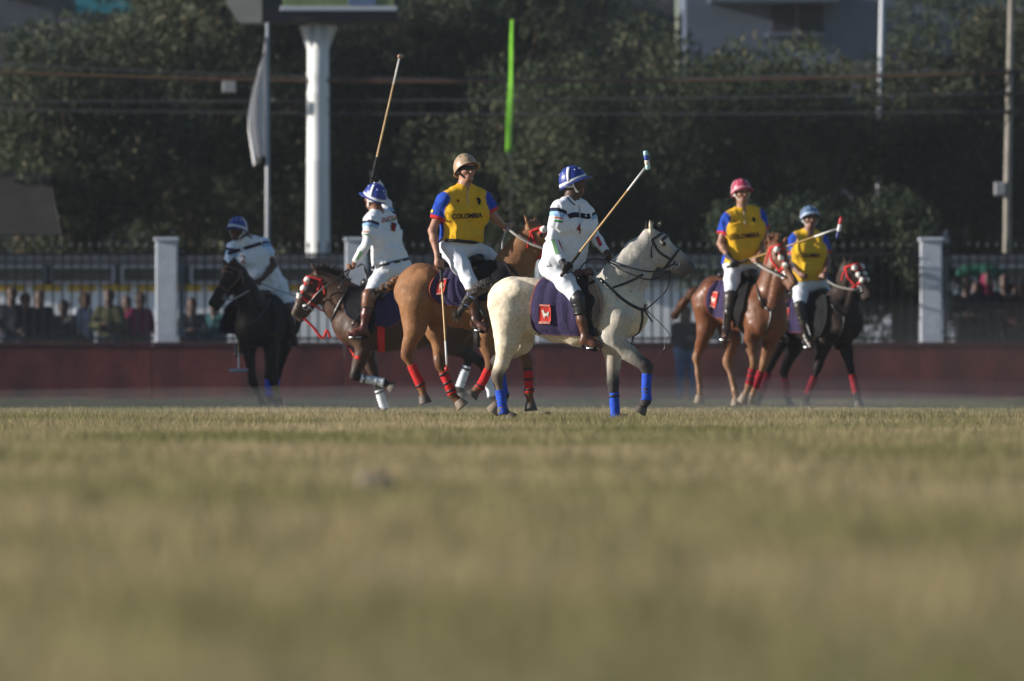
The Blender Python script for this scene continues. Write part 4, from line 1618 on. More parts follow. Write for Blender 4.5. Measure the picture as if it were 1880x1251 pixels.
class Rider:
    def __init__(s, spec, horse=None):
        s.__dict__.update(spec)
        s.horse = horse
        g = s.j('hipR') * .5 + s.j('hipL') * .5
        s.root = thing('person', s.label, 'person', (g[0], g[1], g[2] - .12), s.group)
        s.build()

    def j(s, k):
        q = s.p[k]
        return P(q[0], q[1], s.d0 + s.dy0 + q[2])

    def part(s, name, VF, m, parent=None, **k):
        return mesh_obj(name, VF[0], VF[1], m, parent or s.root, **k)

    def torso(s, B, off, col, k=.06, hips=True):
        sL, sR, hL, hR, nk = s.j('shL'), s.j('shR'), s.j('hipL'), s.j('hipR'), s.j('neck')
        m = lambda a, b, t, inn: lerp(lerp(a[0], a[1], t), lerp(b[0], b[1], t), inn)
        bulk = s.bulk
        cr = [m((sR, hR), (sL, hL), .28, i) for i in (.18, .82)]
        wr = [m((sR, hR), (sL, hL), .68, i) for i in (.22, .78)]
        f = s.tf
        B.add(cr[0] + f * .01, cr[1] + f * .01, .118 * bulk + off, None, k, col)
        B.add(wr[0] + f * .015, wr[1] + f * .015, .108 * bulk + off, None, k, col)
        for a, b in zip(cr, wr):
            B.add(a, b, .112 * bulk + off, .105 * bulk + off, k, col)
        B.add(lerp(wr[0], wr[1], .5) + f * .03 * s.belly, lerp(hR, hL, .5) + f * .035 * s.belly, .11 * bulk + off, .12 * bulk + off, k, col)
        B.add(lerp(sR, sL, .12) - np.array([0, 0, .02]), lerp(sR, sL, .88) - np.array([0, 0, .02]), .064 + off, None, k, col)
        B.add(lerp(sR, nk, .2), nk - [0, 0, .03], .055 + off, .055 + off, .05, col)
        B.add(lerp(sL, nk, .2), nk - [0, 0, .03], .055 + off, .055 + off, .05, col)
        for sg, a in ((0, wr[0]), (1, wr[1])):
            B.add(a, (hR, hL)[sg], .103 * bulk + off, .115 + off, k, col)
        if hips:
            B.add(lerp(hR, hL, .05), lerp(hR, hL, .95), .118 + off, None, k, col)

    def build(s):
        j = s.j
        sk = np.array(s.skin)
        mid = lerp(j('shL'), j('shR'), .5)
        hip = lerp(j('hipL'), j('hipR'), .5)
        spine = unit(mid - hip)
        lat = j('shL') - j('shR')
        lat = unit(lat - spine * (lat @ spine))
        s.tf = np.cross(lat, spine)
        f, u, l = head_frame(s.face, s.headup)
        hc = j('head')
        B = Solid()
        s.torso(B, -.012, sk)
        add_head(B, hc, f, u, l, sk, j('neck'))
        hands = {}
        for sd in 'LR':
            sh, el, wr, ha = j('sh' + sd), j('el' + sd), j('wr' + sd), j('ha' + sd)
            B.add(sh, el, .055, .045, .03, sk)
            B.add(el, lerp(el, wr, .35), .045, .046, .02, sk)
            B.add(lerp(el, wr, .35), wr, .046, .029, .02, sk)
            g = s.grip.get(sd, (.3, .2, 1))
            if s.gloves.get(sd):
                G = Solid()
                add_hand(G, wr, ha, g, (1, 1, 1), off=.0025)
                cuff = unit(el - wr)
                G.add(wr + cuff * .05, wr, .036, .034, .015, (1, 1, 1), cap=(1, 0))
                V, Q = G.mesh(.0055)
                s.part('glove', (V, Q), gloves_m)
                B.add(wr, ha, .022, .02, .02, sk)
            else:
                add_hand(B, wr, ha, g, sk)
        for sd in 'LR':
            hp, kn, an_ = j('hip' + sd), j('kn' + sd), j('an' + sd)
            B.add(hp, kn, .088, .056, .04, sk)
            B.add(kn, an_, .054, .038, .03, sk)
            B.add(an_, lerp(an_, j('to' + sd), .8), .036, .028, .02, sk)
        V, Q = B.mesh(s.vox)
        s.S = B
        s.part('body', (V, Q), mat('skinattr_%s' % s.key, attr=True, rough=.5, spec=.35, noise=(18, .12), bump=(90, .15, .003)), cols=B.colors(V, .006))
        # hair shell, eyes
        Hs = Solid()
        Hs.add(hc + u * .038 - f * .016, hc + u * .044, .1005, .098, .02, sq=(l, .88))
        Hs.add(hc - f * .044, hc - u * .050 - f * .033, .073, .055, .03, sq=(l, .95))
        for sg in (1, -1):
            Hs.add(hc + l * sg * .079 + f * .02 + u * .02, hc + l * sg * .077 + f * .018 - u * .022, .015, .011, .012)
        V, Q = Hs.mesh(.008, disp=lambda X: (vnoise(X, 60) - .5) * .006)
        s.part('hair', (V, Q), hair_m)
        for sg in (1, -1):
            s.part('eye', ball(hc + f * .089 + u * .004 + l * sg * .035, .0145, 8), eyew)
            s.part('eyebrow', tube(spline([hc + f * .106 + u * .028 + l * sg * .015, hc + f * .101 + u * .033 + l * sg * .035, hc + f * .088 + u * .028 + l * sg * .055], 3), .0045, 5), hair_m)
        # ---- shirt
        T = Solid()
        s.torso(T, s.shirt_off, s.shirt)
        for sd in 'LR':
            sh, el = j('sh' + sd), j('el' + sd)
            e = lerp(sh, el, s.slv)
            T.add(sh + unit(sh - el) * .0, e, .074, .070, .035, s.sleeve, cap=(0, 1), tagn='slv' + sd)
        if s.hem is not None:
            T.clip.append((hip + spine * s.hem, -spine))
        nk = j('neck')
        ndir = unit(hc - u * .05 - nk)
        T.clip.append((nk + ndir * .022, ndir)) if abs(ndir[2]) > .75 and not s.armup else None
        if s.armup:
            T.add(nk + ndir * .02, nk + ndir * .12, .07, .06, .01, neg=True)
        V, Q = T.mesh(s.vox, disp=cloth_disp(s.wrinkle, 2.0 + s.dy0 + s.d0, (1, 1, .7)))
        cols = T.colors(V, .003)
        s.T = T
        # colour blocks of the jersey
        w_ = np.linalg.norm(j('shL') - j('shR')) / 2
        tm = lerp(mid, hip, .5)
        q = V - tm
        uu = (q @ lat) / w_
        vv = (q @ spine)
        dt = np.min([T.dist(x, V) for x in T.pr if x['tag'] is None and not x['neg']], 0)
        if s.team == 'col':
            fw = (V - lerp(mid, hip, .5)) @ s.tf
            side = (np.abs(uu) > .62) & (vv < .13) & (fw > -.10) & (fw < .045)
            dt = np.min([T.dist(x, V) for x in T.pr if x['tag'] is None and not x['neg']], 0)
            slv = np.zeros(len(V), bool)
            for sd in 'LR':
                p_ = [x for x in T.pr if x['tag'] == 'slv' + sd][0]
                d_, t_ = T.dist(p_, V, True)
                on = d_ < dt - .004
                slv |= on
                cols[on] = (.018, .06, .36)
                cols[on & (t_ > .90)] = (.55, .03, .03)
            cols[side & ~slv] = (.018, .06, .36)
        else:
            for sd in 'LR':
                p_ = [x for x in T.pr if x['tag'] == 'slv' + sd][0]
                d_, t_ = T.dist(p_, V, True)
                on = d_ < dt + .006
                cols[on & (t_ > .05) & (t_ < .24)] = (.012, .014, .035)
                cols[on & (t_ >= .24) & (t_ < .50)] = (.27, .44, .68)
        jersey = s.part('shirt', (V, Q), mat('jersey_' + s.key, attr=True, rough=.85, spec=.15, noise=(220, .05), bump=(240, .2, .003)), cols=cols)
        # collar
        cm = mat('collar_' + s.team, s.collar, .85, .15)
        s.part('collar', lathe(nk - ndir * .015, nk + ndir * .042, [(0, .080), (.3, .076), (.75, .068), (1, .066), (.98, .060), (.3, .062)], 22), cm, jersey)
        # long under-sleeves
        for sd in s.longs:
            A = Solid()
            A.add(lerp(j('sh' + sd), j('el' + sd), .55), j('el' + sd), .057, .052, .02)
            A.add(j('el' + sd), lerp(j('el' + sd), j('wr' + sd), .35), .052, .052, .02)
            A.add(lerp(j('el' + sd), j('wr' + sd), .35), lerp(j('el' + sd), j('wr' + sd), .97), .052, .037, .02, cap=(0, 1))
            V, Q = A.mesh(s.vox, disp=cloth_disp(.004, 4.0))
            s.part('under_sleeve', (V, Q), mat('white_sleeve', (.74, .75, .78), .8, .15))
            setattr(s, 'A' + sd, A)
        # ---- breeches
        Br = Solid()
        hR, hL = j('hipR'), j('hipL')
        s.torso_low(Br, hip, hR, hL, spine)
        for sd in 'LR':
            hp, kn, an_ = j('hip' + sd), j('kn' + sd), j('an' + sd)
            Br.add(hp, lerp(hp, kn, .5), .104, .092, .05)
            Br.add(lerp(hp, kn, .5), kn, .092, .068, .04)
            Br.add(kn, lerp(kn, an_, .25), .066, .056, .03, cap=(0, 1))
        V, Q = Br.mesh(s.vox, disp=cloth_disp(.007, 7.0, (1, 1, .8)))
        br = s.part('breeches', (V, Q), mat('white_breeches', (.70, .715, .76), .85, .15, noise=(6, .05), bump=(200, .2, .003)))
        s.Br = Br
        if s.belt:
            c0 = hip + spine * .075
            D = np.array([math.cos(a) * lat + math.sin(a) * s.tf for a in np.linspace(0, 2 * math.pi, 36)])
            X = T.trace(c0 + D * .4, -D, .004, .45)
            s.part('belt', ribbon(X, T.grad(X), .034, .004), belt_m, br)
        # ---- boots
        for sd in 'LR':
            kn, an_, to = j('kn' + sd), j('an' + sd), j('to' + sd)
            Bo = Solid()
            top = lerp(kn, an_, s.boot_top)
            fd = unit(to - an_)
            Bo.add(top, lerp(kn, an_, .55), .060, .056, .03, cap=(1, 0))
            Bo.add(lerp(kn, an_, .55), an_, .056, .042, .03)
            heel = an_ + unit(an_ - kn) * .055 - fd * .035
            Bo.add(an_, heel, .042, .036, .03)
            Bo.add(heel, lerp(an_, to, .55) + unit(an_ - kn) * .03, .036, .038, .03)
            Bo.add(an_, lerp(an_, to, .55) + unit(an_ - kn) * .02, .042, .038, .03)
            Bo.add(lerp(an_, to, .55) + unit(an_ - kn) * .025, to + unit(an_ - kn) * .02, .039, .030, .02)
            V, Q = Bo.mesh(.010, disp=cloth_disp(.003, 9.0))
            bo = s.part('boot', (V, Q), mat('boot_' + s.key, s.boot, .33, .5, noise=(12, .3)))
            so = lerp(an_, to, .75) + unit(an_ - kn) * .058
            s.part('sole', join([tube([heel + unit(an_ - kn) * .03 - fd * .01, so], [.034, .034], 8), lathe(heel, heel + unit(an_ - kn) * .05, [(0, .034), (1, .032)], 10)]), mat('sole_black', (.015, .013, .012), .8, .2), bo)
            if s.kneepad is not None:
                Kp = Solid()
                ka = lerp(kn, j('hip' + sd), .16)
                kb = lerp(kn, an_, .42)
                Kp.add(ka, kn, .070, .078, .03, cap=(1, 0))
                Kp.add(kn, kb, .078, .070, .03, cap=(0, 1))
                kd = unit(kn - lerp(j('hip' + sd), an_, .5))
                Kp.add(kn + kd * .03, kn + kd * .03 - unit(kn - an_) * .09, .062, .056, .02)
                V, Q = Kp.mesh(.011)
                kp = s.part('knee_guard', (V, Q), mat('kneeguard_' + s.key, s.kneepad, .4, .5, noise=(14, .25)))
                for t_ in (.12, .34):
                    c_ = lerp(kn, an_, t_)
                    s.part('guard_strap', lathe(c_, lerp(kn, an_, t_ + .05), [(0, .083 - .02 * t_), (1, .083 - .02 * t_)], 16), leather, kp)
            if s.horse is not None:
                bp = lerp(an_, to, .62) + unit(an_ - kn) * .03
                s.horse.stirrup(bp, to - an_, j('hip' + sd) + s.horse.H * .02 + (s.horse.L if sd == s.near else -s.horse.L) * .10 - np.array([0, 0, .12]))
        s.helm = helmet(s.root, hc, f, u, l, s.hcol, s.hband, True, s.key, s.hstrap, tilt=s.htilt)
        s.hf = (hc, f, u, l)

    def torso_low(s, B, hip, hR, hL, spine):
        B.add(hR, hL, .122, None, .06)
        B.add(hip + spine * .02, hip + spine * .13, .13, .115, .06)
        B.add(lerp(hR, hip, .3) + spine * .10, lerp(hL, hip, .3) + spine * .10, .112, .112, .06, cap=(0, 0))
        B.add(hR - s.tf * .05, hL - s.tf * .05, .105, None, .05)

    def mark(s, name, VF, c, nm, parent=None):
        return s.part(name, VF, mat(nm, c, .85, .1), parent)


def mallet(label, hand, tip, head_a, head_b, bands, d_tip=.1, grip_len=.30):
    """cane mallet from the hand to the head; head a cigar between two points"""
    t = thing('polo_mallet', label, 'mallet', hand, 'polo mallets')
    ax = unit(tip - hand)
    butt = hand - ax * .10
    ln = np.linalg.norm(tip - butt)
    pts = [lerp(butt, tip, u) for u in np.linspace(0, 1, 9)]
    mesh_obj('shaft', *tube(pts, np.linspace(.0125, .0085, 9), 10), mat('cane', (.52, .32, .12), .4, .4, noise=(12, .25)), t)
    mesh_obj('grip', *lathe(butt - ax * .01, butt + ax * grip_len, [(0, .015), (.04, .018), (.9, .0165), (1, .013)], 12), mat('grip_black', (.015, .014, .014), .7, .3), t)
    mesh_obj('tape', *lathe(lerp(butt, tip, .78), lerp(butt, tip, .985), [(0, .0105), (1, .011)], 10), mat('tape_white', (.72, .70, .66), .7, .2), t)
    hp = []
    n = len(bands)
    for i, (c, nm) in enumerate(bands):
        a, b = lerp(head_a, head_b, i / n), lerp(head_a, head_b, (i + 1) / n)
        r0 = .0235 if 0 < i < n else .019
        prof = [(0, .018 if i == 0 else .0245), (.3, .0245), (.7, .0245), (1, .018 if i == n - 1 else .0245)]
        mesh_obj('head', *lathe(a, b, prof, 16), mat('mallet_' + nm, c, .5, .35, noise=(25, .2)), t)
    lp = [butt + ax * .16]
    sv = unit(np.cross(ax, [0, 1, 0]))
    for a in np.linspace(0, 2 * math.pi, 13):
        lp.append(butt + ax * (.10 + .06 * math.cos(a)) + sv * (.05 * math.sin(a)) + np.array([0, -.025, 0]))
    mesh_obj('wrist_loop', *tube(lp, .005, 5), mat('grip_black'), t)
    return t
# ------------------------------------------------------------------ the six ponies
DK = (.020, .015, .013)
HC = Horse(dict(key='cream', label='cream pony with black legs and blue bandages cantering to the right', d0=112.0, ref=1030, head_dir=(.966, -.26), ndir=(1, .06), wide=.80, vox=.013,
    coat=(.67, .57, .425), shaded_necc=(.45, .415, .365), dark=(.040, .034, .032), muzzle=(.10, .085, .08), gloss=0.6, spec=0.25, dapple=.28, ear_dark=True,  # neck and head greyed: shade painted into their coat colour
    trunk=[(941, 557, .252), (975, 563, .255), (1020, 571, .29), (1070, 576, .318), (1118, 570, .322), (1146, 574, .245)],
    neck=[(1122, 543, .26, .62), (1150, 508, .212, .55, 0, -.15), (1176, 471, .168, .52, 0, -.14), (1192, 452, .13, .55, 0, -.13)],
    headp=dict(poll=(1196, 434, 0, -.13), fore=(1212, 446, 0, -.125), cheek=(1211, 472, 0, -.125), nose=(1243, 470, 0, -.115), muz=(1265, 489, 0, -.11), chin=(1255, 503, 0, -.11)),
    ears=[((1196, 424, 0, -.185), (1193, 401, 0, -.19)), ((1206, 424, 0, -.075), (1215, 403, 0, -.07))],
    legs=[dict(t='H', j=[(934, 578, .12, .19), (931, 632, .14, .112), (921, 668, .13, .068), (913, 691, .12, .052), (924, 755, .12, .04), (940, 770, .12, .04)], wrap='blue', span=(.40, 1.08), low=(.10, .075, .055)),
          dict(t='H', j=[(950, 585, -.12, .17), (958, 630, -.13, .105), (912, 662, -.12, .055), (926, 726, -.12, .04), (904, 757, -.12, .04)], wrap='blue', span=(.3, 1.0), low=(.05, .04, .035), pale=True),
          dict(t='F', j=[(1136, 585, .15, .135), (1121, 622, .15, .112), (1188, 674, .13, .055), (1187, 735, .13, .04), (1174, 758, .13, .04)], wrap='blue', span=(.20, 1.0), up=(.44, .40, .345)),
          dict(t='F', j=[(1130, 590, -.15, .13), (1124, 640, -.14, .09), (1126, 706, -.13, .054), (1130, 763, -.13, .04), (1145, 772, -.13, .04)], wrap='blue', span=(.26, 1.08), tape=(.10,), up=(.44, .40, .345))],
    tail=[(906, 527), (893, 524), (874, 533), (856, 556), (841, 578)], tail_r=[.05, .06, .058, .045, .035, .03], tail_c=(.03, .024, .02), tail_c2=(.018, .015, .014), tail_tape=(.66, .82),
    mane=(3, .045), crest=[(1186, 424, 0, -.13), (1200, 420, 0, -.13), (1209, 424, 0, -.12)], mane_c=(.025, .02, .017),
    bridle='black', pompons=None,
    pad=([(998, 512), (986, 526), (978, 550), (976, 575), (979, 598), (992, 611)], [(1088, 508), (1090, 530), (1092, 555), (1094, 580), (1096, 602), (1098, 616)]),
    badge=([(993, 560), (993, 592)], [(1013, 561), (1013, 593)]),
    seat=(1045, 506), saddle_c=(.13, .05, .028), flap=([(1050, 515), (1056, 545), (1062, 575), (1072, 604)], [(1088, 512), (1102, 535), (1108, 562), (1098, 600)]), flap_c=(.014, .012, .012),
    girth=(1082, 572), girth_c='white',
    straps=[([(1100, 512), (1122, 532), (1150, 556), (1180, 570), (1184, 560)], .028, 'black'), ([(1178, 566), (1178, 590), (1172, 612), (1160, 632)], .026, 'black'), ([(1122, 530), (1150, 520), (1180, 505)], .022, 'black')],
    reins=[([(1116, 478, .10), (1150, 490, .17), (1200, 499, .13), 'bit'], .0065, 'black'), ([(1114, 480, .10), (1150, 500, .19), (1195, 514, .16), 'curb'], .006, 'black'),
           ([(1114, 479, .02), (1150, 484, -.14), (1200, 493, -.12), 'bit2'], .006, 'black'), ([(1112, 478, .08), (1085, 476, .1), (1066, 492, .2), (1062, 512, .3)], .0055, 'black'),
           (['curb', (1225, 530, .05), (1205, 552, .08), (1182, 572, .1)], .005, 'black'), ([(1182, 566, .15), (1196, 578, .15), (1228, 612, .15), (1222, 625, .15), (1220, 640, .15), (1210, 649, .15)], .003, 'black'),
           ([(1182, 568, .15), (1190, 580, .15), (1198, 592, .15)], .006, 'black')]))

HT = Horse(dict(key='tan', label='light chestnut pony with red bandages galloping behind the cream pony', d0=118.0, ref=850, head_dir=(.99, -.12), wide=.80, vox=.014,
    coat=(.225, .105, .045), dark=(.05, .025, .014), muzzle=(.08, .045, .03), gloss=0.5, spec=0.22, dapple=.42, ear_dark=False,
    trunk=[(772, 534, .275), (802, 541, .268), (842, 549, .295), (886, 551, .318), (922, 546, .315), (948, 550, .24)],
    neck=[(928, 522, .26, .62), (947, 482, .19, .56), (967, 448, .15, .54), (975, 436, .12, .56)],
    headp=dict(poll=(978, 420), fore=(990, 430), cheek=(985, 452), nose=(1012, 456), muz=(1029, 475), chin=(1019, 486)),
    ears=[((971, 415, .055), (961, 391, .06)), ((982, 412, -.055), (983, 393, -.06))],
    legs=[dict(t='H', j=[(766, 556, .12, .205), (762, 604, .15, .105), (752, 630, .14, .070), (746, 652, .13, .056), (774, 711, .12, .04), (781, 741, .12, .04)], wrap='red', span=(.32, 1.0), tape=(.86,), low=(.16, .07, .03)),
          dict(t='H', j=[(800, 560, -.1, .17), (800, 602, -.12, .11), (806, 640, -.12, .066), (806, 666, -.1, .052), (831, 724, -.1, .04), (850, 747, -.1, .04)], wrap='red', span=(.30, 1.0), tape=(.05, .45, .8), low=(.10, .045, .02), pale=True),
          dict(t='F', j=[(918, 572, .15, .135), (892, 618, .14, .105), (903, 668, .12, .054), (880, 713, .12, .04), (866, 727, .12, .04)], wrap='red', span=(.25, 1.0), tape=(.85,), low=(.14, .06, .028)),
          dict(t='F', j=[(940, 575, -.15, .13), (948, 622, -.13, .09), (968, 664, -.12, .053), (972, 722, -.12, .04), (975, 755, -.12, .04)], wrap='red', span=(.22, 1.0), tape=(.0, .4, .82), low=(.14, .06, .028))],
    tail=[(734, 514), (724, 519), (712, 526), (700, 531), (688, 536)], tail_r=[.045, .055, .05, .035, .03, .028], tail_c=(.17, .075, .03), tail_c2=(.03, .02, .015), tail_tape=(.8,),
    mane=(2, .03), crest=[(938, 448), (955, 428), (972, 414)], mane_c=(.14, .06, .025),
    bridle='red', pompons=(40,),
    pad=([(806, 500), (794, 514), (788, 530), (790, 545), (800, 554), (812, 559)], [(862, 500), (866, 515), (870, 530), (874, 545), (876, 556), (878, 566)]),
    badge=([(805, 517), (800, 541)], [(822, 515), (817, 541)]),
    seat=(845, 480), saddle_c=(.014, .012, .012), flap=([(880, 484), (878, 505), (876, 530), (876, 556)], [(930, 482), (936, 500), (934, 520), (925, 545)]), flap_c=(.013, .012, .014),
    girth=(880, 550), girth_c='black',
    straps=[([(930, 486), (945, 500), (955, 520)], .024, 'black')],
    reins=[([(931, 418, .05), (948, 432, .12), (975, 448, .14), (1000, 458, .14), 'bit'], .011, 'grey'), ([(932, 419, -.0), (960, 438, -.14), (990, 456, -.14), 'bit2'], .010, 'grey'),
           ([(931, 420, .05), (924, 438, .08), (922, 458, .12)], .009, 'grey')]))

HI = Horse(dict(key='bay', label='dark bay pony with white bandages and red breast strap galloping to the left', d0=130.0, ref=740, head_dir=(-1, 0.0), wide=.80, vox=.015,
    coat=(.060, .030, .017), dark=(.016, .011, .009), muzzle=(.075, .052, .038), gloss=0.5, spec=0.25, dapple=.5, ear_dark=True,
    trunk=[(846, 580, .26), (805, 584, .265), (755, 591, .30), (712, 592, .325), (676, 586, .325), (652, 596, .25)],
    neck=[(660, 570, .27, .62), (628, 553, .225, .55), (604, 530, .165, .52), (592, 520, .125, .55)],
    headp=dict(poll=(586, 508), fore=(574, 518), cheek=(580, 541), nose=(555, 552), muz=(543, 575), chin=(553, 586)),
    ears=[((582, 500, .055), (568, 480, .06)), ((592, 498, -.055), (594, 479, -.06))],
    legs=[dict(t='F', j=[(660, 606, .15, .135), (668, 642, .14, .10), (650, 692, .13, .054), (705, 703, .13, .04), (722, 713, .13, .04)], wrap='white', span=(.22, 1.0), tape=(.12,)),
          dict(t='F', j=[(662, 606, -.15, .13), (676, 652, -.13, .086), (692, 706, -.12, .053), (705, 748, -.12, .04), (692, 759, -.12, .04)], wrap='white', span=(.25, 1.08), tape=(.08,)),
          dict(t='H', j=[(842, 592, .12, .19), (818, 632, .15, .115), (862, 655, .12, .052), (844, 712, .12, .04), (848, 730, .12, .04)], wrap='white', span=(.3, 1.0), tape=(.1,)),
          dict(t='H', j=[(846, 592, -.12, .18), (842, 636, -.13, .105), (886, 668, -.12, .052), (904, 728, -.12, .04), (930, 742, -.12, .04)], wrap='white', span=(.3, 1.0))],
    tail=[(884, 556), (895, 560), (905, 570), (912, 585)], tail_r=[.045, .05, .045, .03], tail_c=(.02, .014, .012), tail_c2=(.015, .011, .01), tail_tape=(.8,),
    mane=(5, .07), crest=[(582, 498), (600, 497), (620, 508), (640, 522)], mane_c=(.03, .021, .016),
    bridle='red', pompons=(35,),
    pad=([(735, 536), (742, 552), (744, 570), (738, 585), (725, 596), (712, 602)], [(640, 538), (636, 550), (634, 560), (634, 570), (640, 580), (650, 588)]),
    badge=None,
    seat=(705, 524), saddle_c=(.014, .012, .012), flap=([(690, 532), (690, 560), (688, 590), (684, 612)], [(640, 530), (633, 545), (633, 560), (645, 585)]), flap_c=(.011, .011, .014),
    girth=(700, 590), girth_c='red',
    straps=[([(602, 596), (607, 618), (620, 638), (640, 652), (662, 658)], .036, 'red'), ([(640, 530), (622, 560), (608, 590), (602, 604)], .026, 'black')],
    reins=[([(641, 492, .05), (620, 512, .18), (590, 532, .14), 'bit'], .007, 'black'), ([(643, 493, .03), (625, 505, -.1), (600, 520, -.12), 'bit2'], .007, 'black'),
           ([(643, 494, .08), (632, 515, .2), (622, 530, .22)], .007, 'black'), ([(655, 490, .05), (666, 486, .08), (672, 502, .12), (674, 522, .14)], .008, 'black'),
           ([(558, 585, .02), (574, 600, .02), (592, 621, .02), (600, 607, .03), (607, 620, .03)], .011, 'red')]))

HP = Horse(dict(key='sorrel', label='glossy reddish chestnut pony with a red eye mask cantering towards the right', d0=140.0, ref=1352, head_dir=(.70, -.714), wide=.80, vox=.016,
    coat=(.145, .054, .024), dark=(.12, .05, .025), muzzle=(.15, .075, .045), gloss=0.4, spec=0.24, dapple=.4, ear_dark=True,
    trunk=[(1313, 549, .27), (1332, 554, .268), (1357, 562, .295), (1384, 570, .31), (1404, 576, .30), (1414, 590, .24)],
    neck=[(1408, 560, .26, .62), (1418, 522, .20, .58), (1422, 490, .16, .58), (1422, 472, .13, .6)],
    headp=dict(poll=(1422, 450), fore=(1430, 463), cheek=(1425, 486), nose=(1445, 496), muz=(1457, 517), chin=(1450, 528)),
    ears=[((1415, 446, .055), (1408, 428, .06)), ((1438, 446, -.05), (1449, 434, -.06))],
    legs=[dict(t='H', j=[(1300, 566, .12, .195), (1296, 606, .14, .105), (1287, 634, .13, .068), (1279, 656, .12, .054), (1285, 711, .12, .04), (1284, 740, .12, .04)], low=(.20, .10, .05), pale=True),
          dict(t='H', j=[(1326, 572, -.12, .17), (1346, 622, -.12, .10), (1336, 665, -.12, .053), (1350, 718, -.12, .04), (1352, 745, -.12, .04)], low=(.20, .10, .05), pale=True),
          dict(t='F', j=[(1388, 592, .15, .13), (1378, 622, .14, .09), (1385, 664, .12, .053), (1375, 708, .12, .04), (1363, 738, .12, .04)], wrap='dark_red', span=(.3, .95), tape=(.2, .6), pale=True, low=(.2, .10, .05)),
          dict(t='F', j=[(1418, 596, -.14, .125), (1414, 626, -.13, .09), (1402, 668, -.12, .053), (1386, 714, -.12, .04), (1377, 738, -.12, .04)], wrap='dark_red', span=(.3, .95), pale=True, low=(.2, .10, .05))],
    tail=[(1279, 533), (1270, 540), (1258, 552), (1246, 568), (1239, 580)], tail_r=[.045, .062, .036, .056, .032, .042], tail_c=(.12, .045, .02), tail_c2=(.10, .04, .02), tail_tape=(),
    mane=(5, .05), crest=[(1408, 456), (1416, 440), (1428, 438)], mane_c=(.20, .085, .04),
    bridle='red', pompons=(50, -50),
    pad=([(1312, 520), (1302, 530), (1297, 545), (1296, 560), (1302, 573), (1316, 582)], [(1362, 514), (1362, 530), (1362, 545), (1362, 560), (1362, 575), (1362, 590)]),
    badge=([(1311, 537), (1303, 563)], [(1323, 539), (1318, 566)]),
    seat=(1358, 506), saddle_c=(.016, .012, .012), flap=([(1360, 510), (1352, 540), (1348, 575), (1350, 600)], [(1378, 506), (1374, 530), (1368, 560), (1358, 596)]), flap_c=(.013, .012, .012),
    girth=(1380, 570), girth_c='black',
    straps=[([(1386, 512), (1394, 550), (1412, 572), (1420, 566)], .026, 'black'), ([(1414, 570), (1412, 590), (1402, 620)], .026, 'black')],
    reins=[([(1384, 481, 0.0, -.25), (1405, 494, .16), (1432, 507, .12), 'bit'], .011, 'grey'), ([(1384, 482, 0.0, -.25), (1410, 488, -.05), 'bit2'], .009, 'grey')]))

HL = Horse(dict(key='black', label='almost black pony on the left turning towards the camera', d0=145.0, ref=485, head_dir=(-.35, -.94), wide=.82, vox=.017,
    coat=(.017, .012, .0105), dark=(.011, .009, .008), muzzle=(.02, .015, .013), gloss=0.6, spec=0.15, dapple=.3, ear_dark=True,
    trunk=[(512, 582, .27, 0, .62), (504, 583, .275, 0, .38), (493, 586, .30, 0, .08), (480, 590, .31, 0, -.22), (471, 592, .30, 0, -.42), (467, 602, .25, 0, -.55)],
    neck=[(464, 570, .26, .64, 0, -.48), (452, 536, .20, .58, 0, -.62), (440, 510, .155, .56, 0, -.74), (432, 498, .125, .6, 0, -.78)],
    headp=dict(poll=(427, 490, 0, -.80), fore=(419, 502, 0, -.86), cheek=(425, 526, 0, -.80), nose=(404, 534, 0, -.96), muz=(391, 556, 0, -1.02), chin=(400, 566, 0, -.96)),
    ears=[((433, 486, 0, -.82), (428, 468, 0, -.80)), ((417, 488, 0, -.84), (408, 472, 0, -.84))],
    legs=[dict(t='F', j=[(455, 608, 0, .13, -.42), (457, 640, 0, .09, -.42), (463, 698, 0, .053, -.46), (479, 734, 0, .04, -.40), (487, 751, 0, .04, -.40)]),
          dict(t='F', j=[(494, 610, 0, .13, -.36), (498, 642, 0, .09, -.36), (502, 697, 0, .053, -.42), (510, 731, 0, .04, -.38), (515, 752, 0, .04, -.40)], wrap='tan', span=(.3, 1.0)),
          dict(t='H', j=[(500, 590, 0, .18, .62), (498, 632, 0, .10, .60), (492, 688, 0, .053, .70), (495, 728, 0, .04, .62), (494, 748, 0, .04, .60)], wrap='blue', span=(.25, 1.0)),
          dict(t='H', j=[(526, 590, 0, .18, .55), (522, 632, 0, .10, .55), (508, 688, 0, .053, .66), (505, 728, 0, .04, .60), (504, 748, 0, .04, .58)], wrap='blue', span=(.25, 1.0))],
    tail=[(520, 555, 0, .82), (524, 575, 0, .9), (524, 610, 0, .92), (520, 640, 0, .92)], tail_r=[.045, .055, .05, .03], tail_c=(.014, .011, .01), tail_c2=(.012, .01, .009), tail_tape=(),
    mane=(2, .03), crest=[(424, 484, 0, -.8), (434, 486, 0, -.76), (444, 500, 0, -.7)], mane_c=(.012, .01, .009),
    bridle='brown', pompons=None,
    pad=([(532, 552), (538, 564), (540, 578), (538, 592), (532, 603), (524, 610)], [(498, 545), (500, 560), (502, 575), (502, 590), (500, 603), (498, 612)]),
    badge=None,
    seat=(497, 544, 0, .06), saddle_c=(.016, .012, .012), flap=([(528, 552), (530, 570), (528, 590), (522, 612)], [(500, 546), (500, 570), (500, 590), (500, 612)]), flap_c=(.012, .012, .013),
    girth=(490, 588, 0, -.05), girth_c='black',
    straps=[([(500, 548), (480, 580), (462, 596)], .026, 'black')],
    reins=[([(473, 520, 0, -.25), (455, 535, 0, -.8), (425, 550, 0, -1.0), 'bit'], .008, 'grey'), ([(481, 521, 0, -.25), (510, 533, 0, -.2), (545, 545, 0, -.2)], .004, 'black')]))

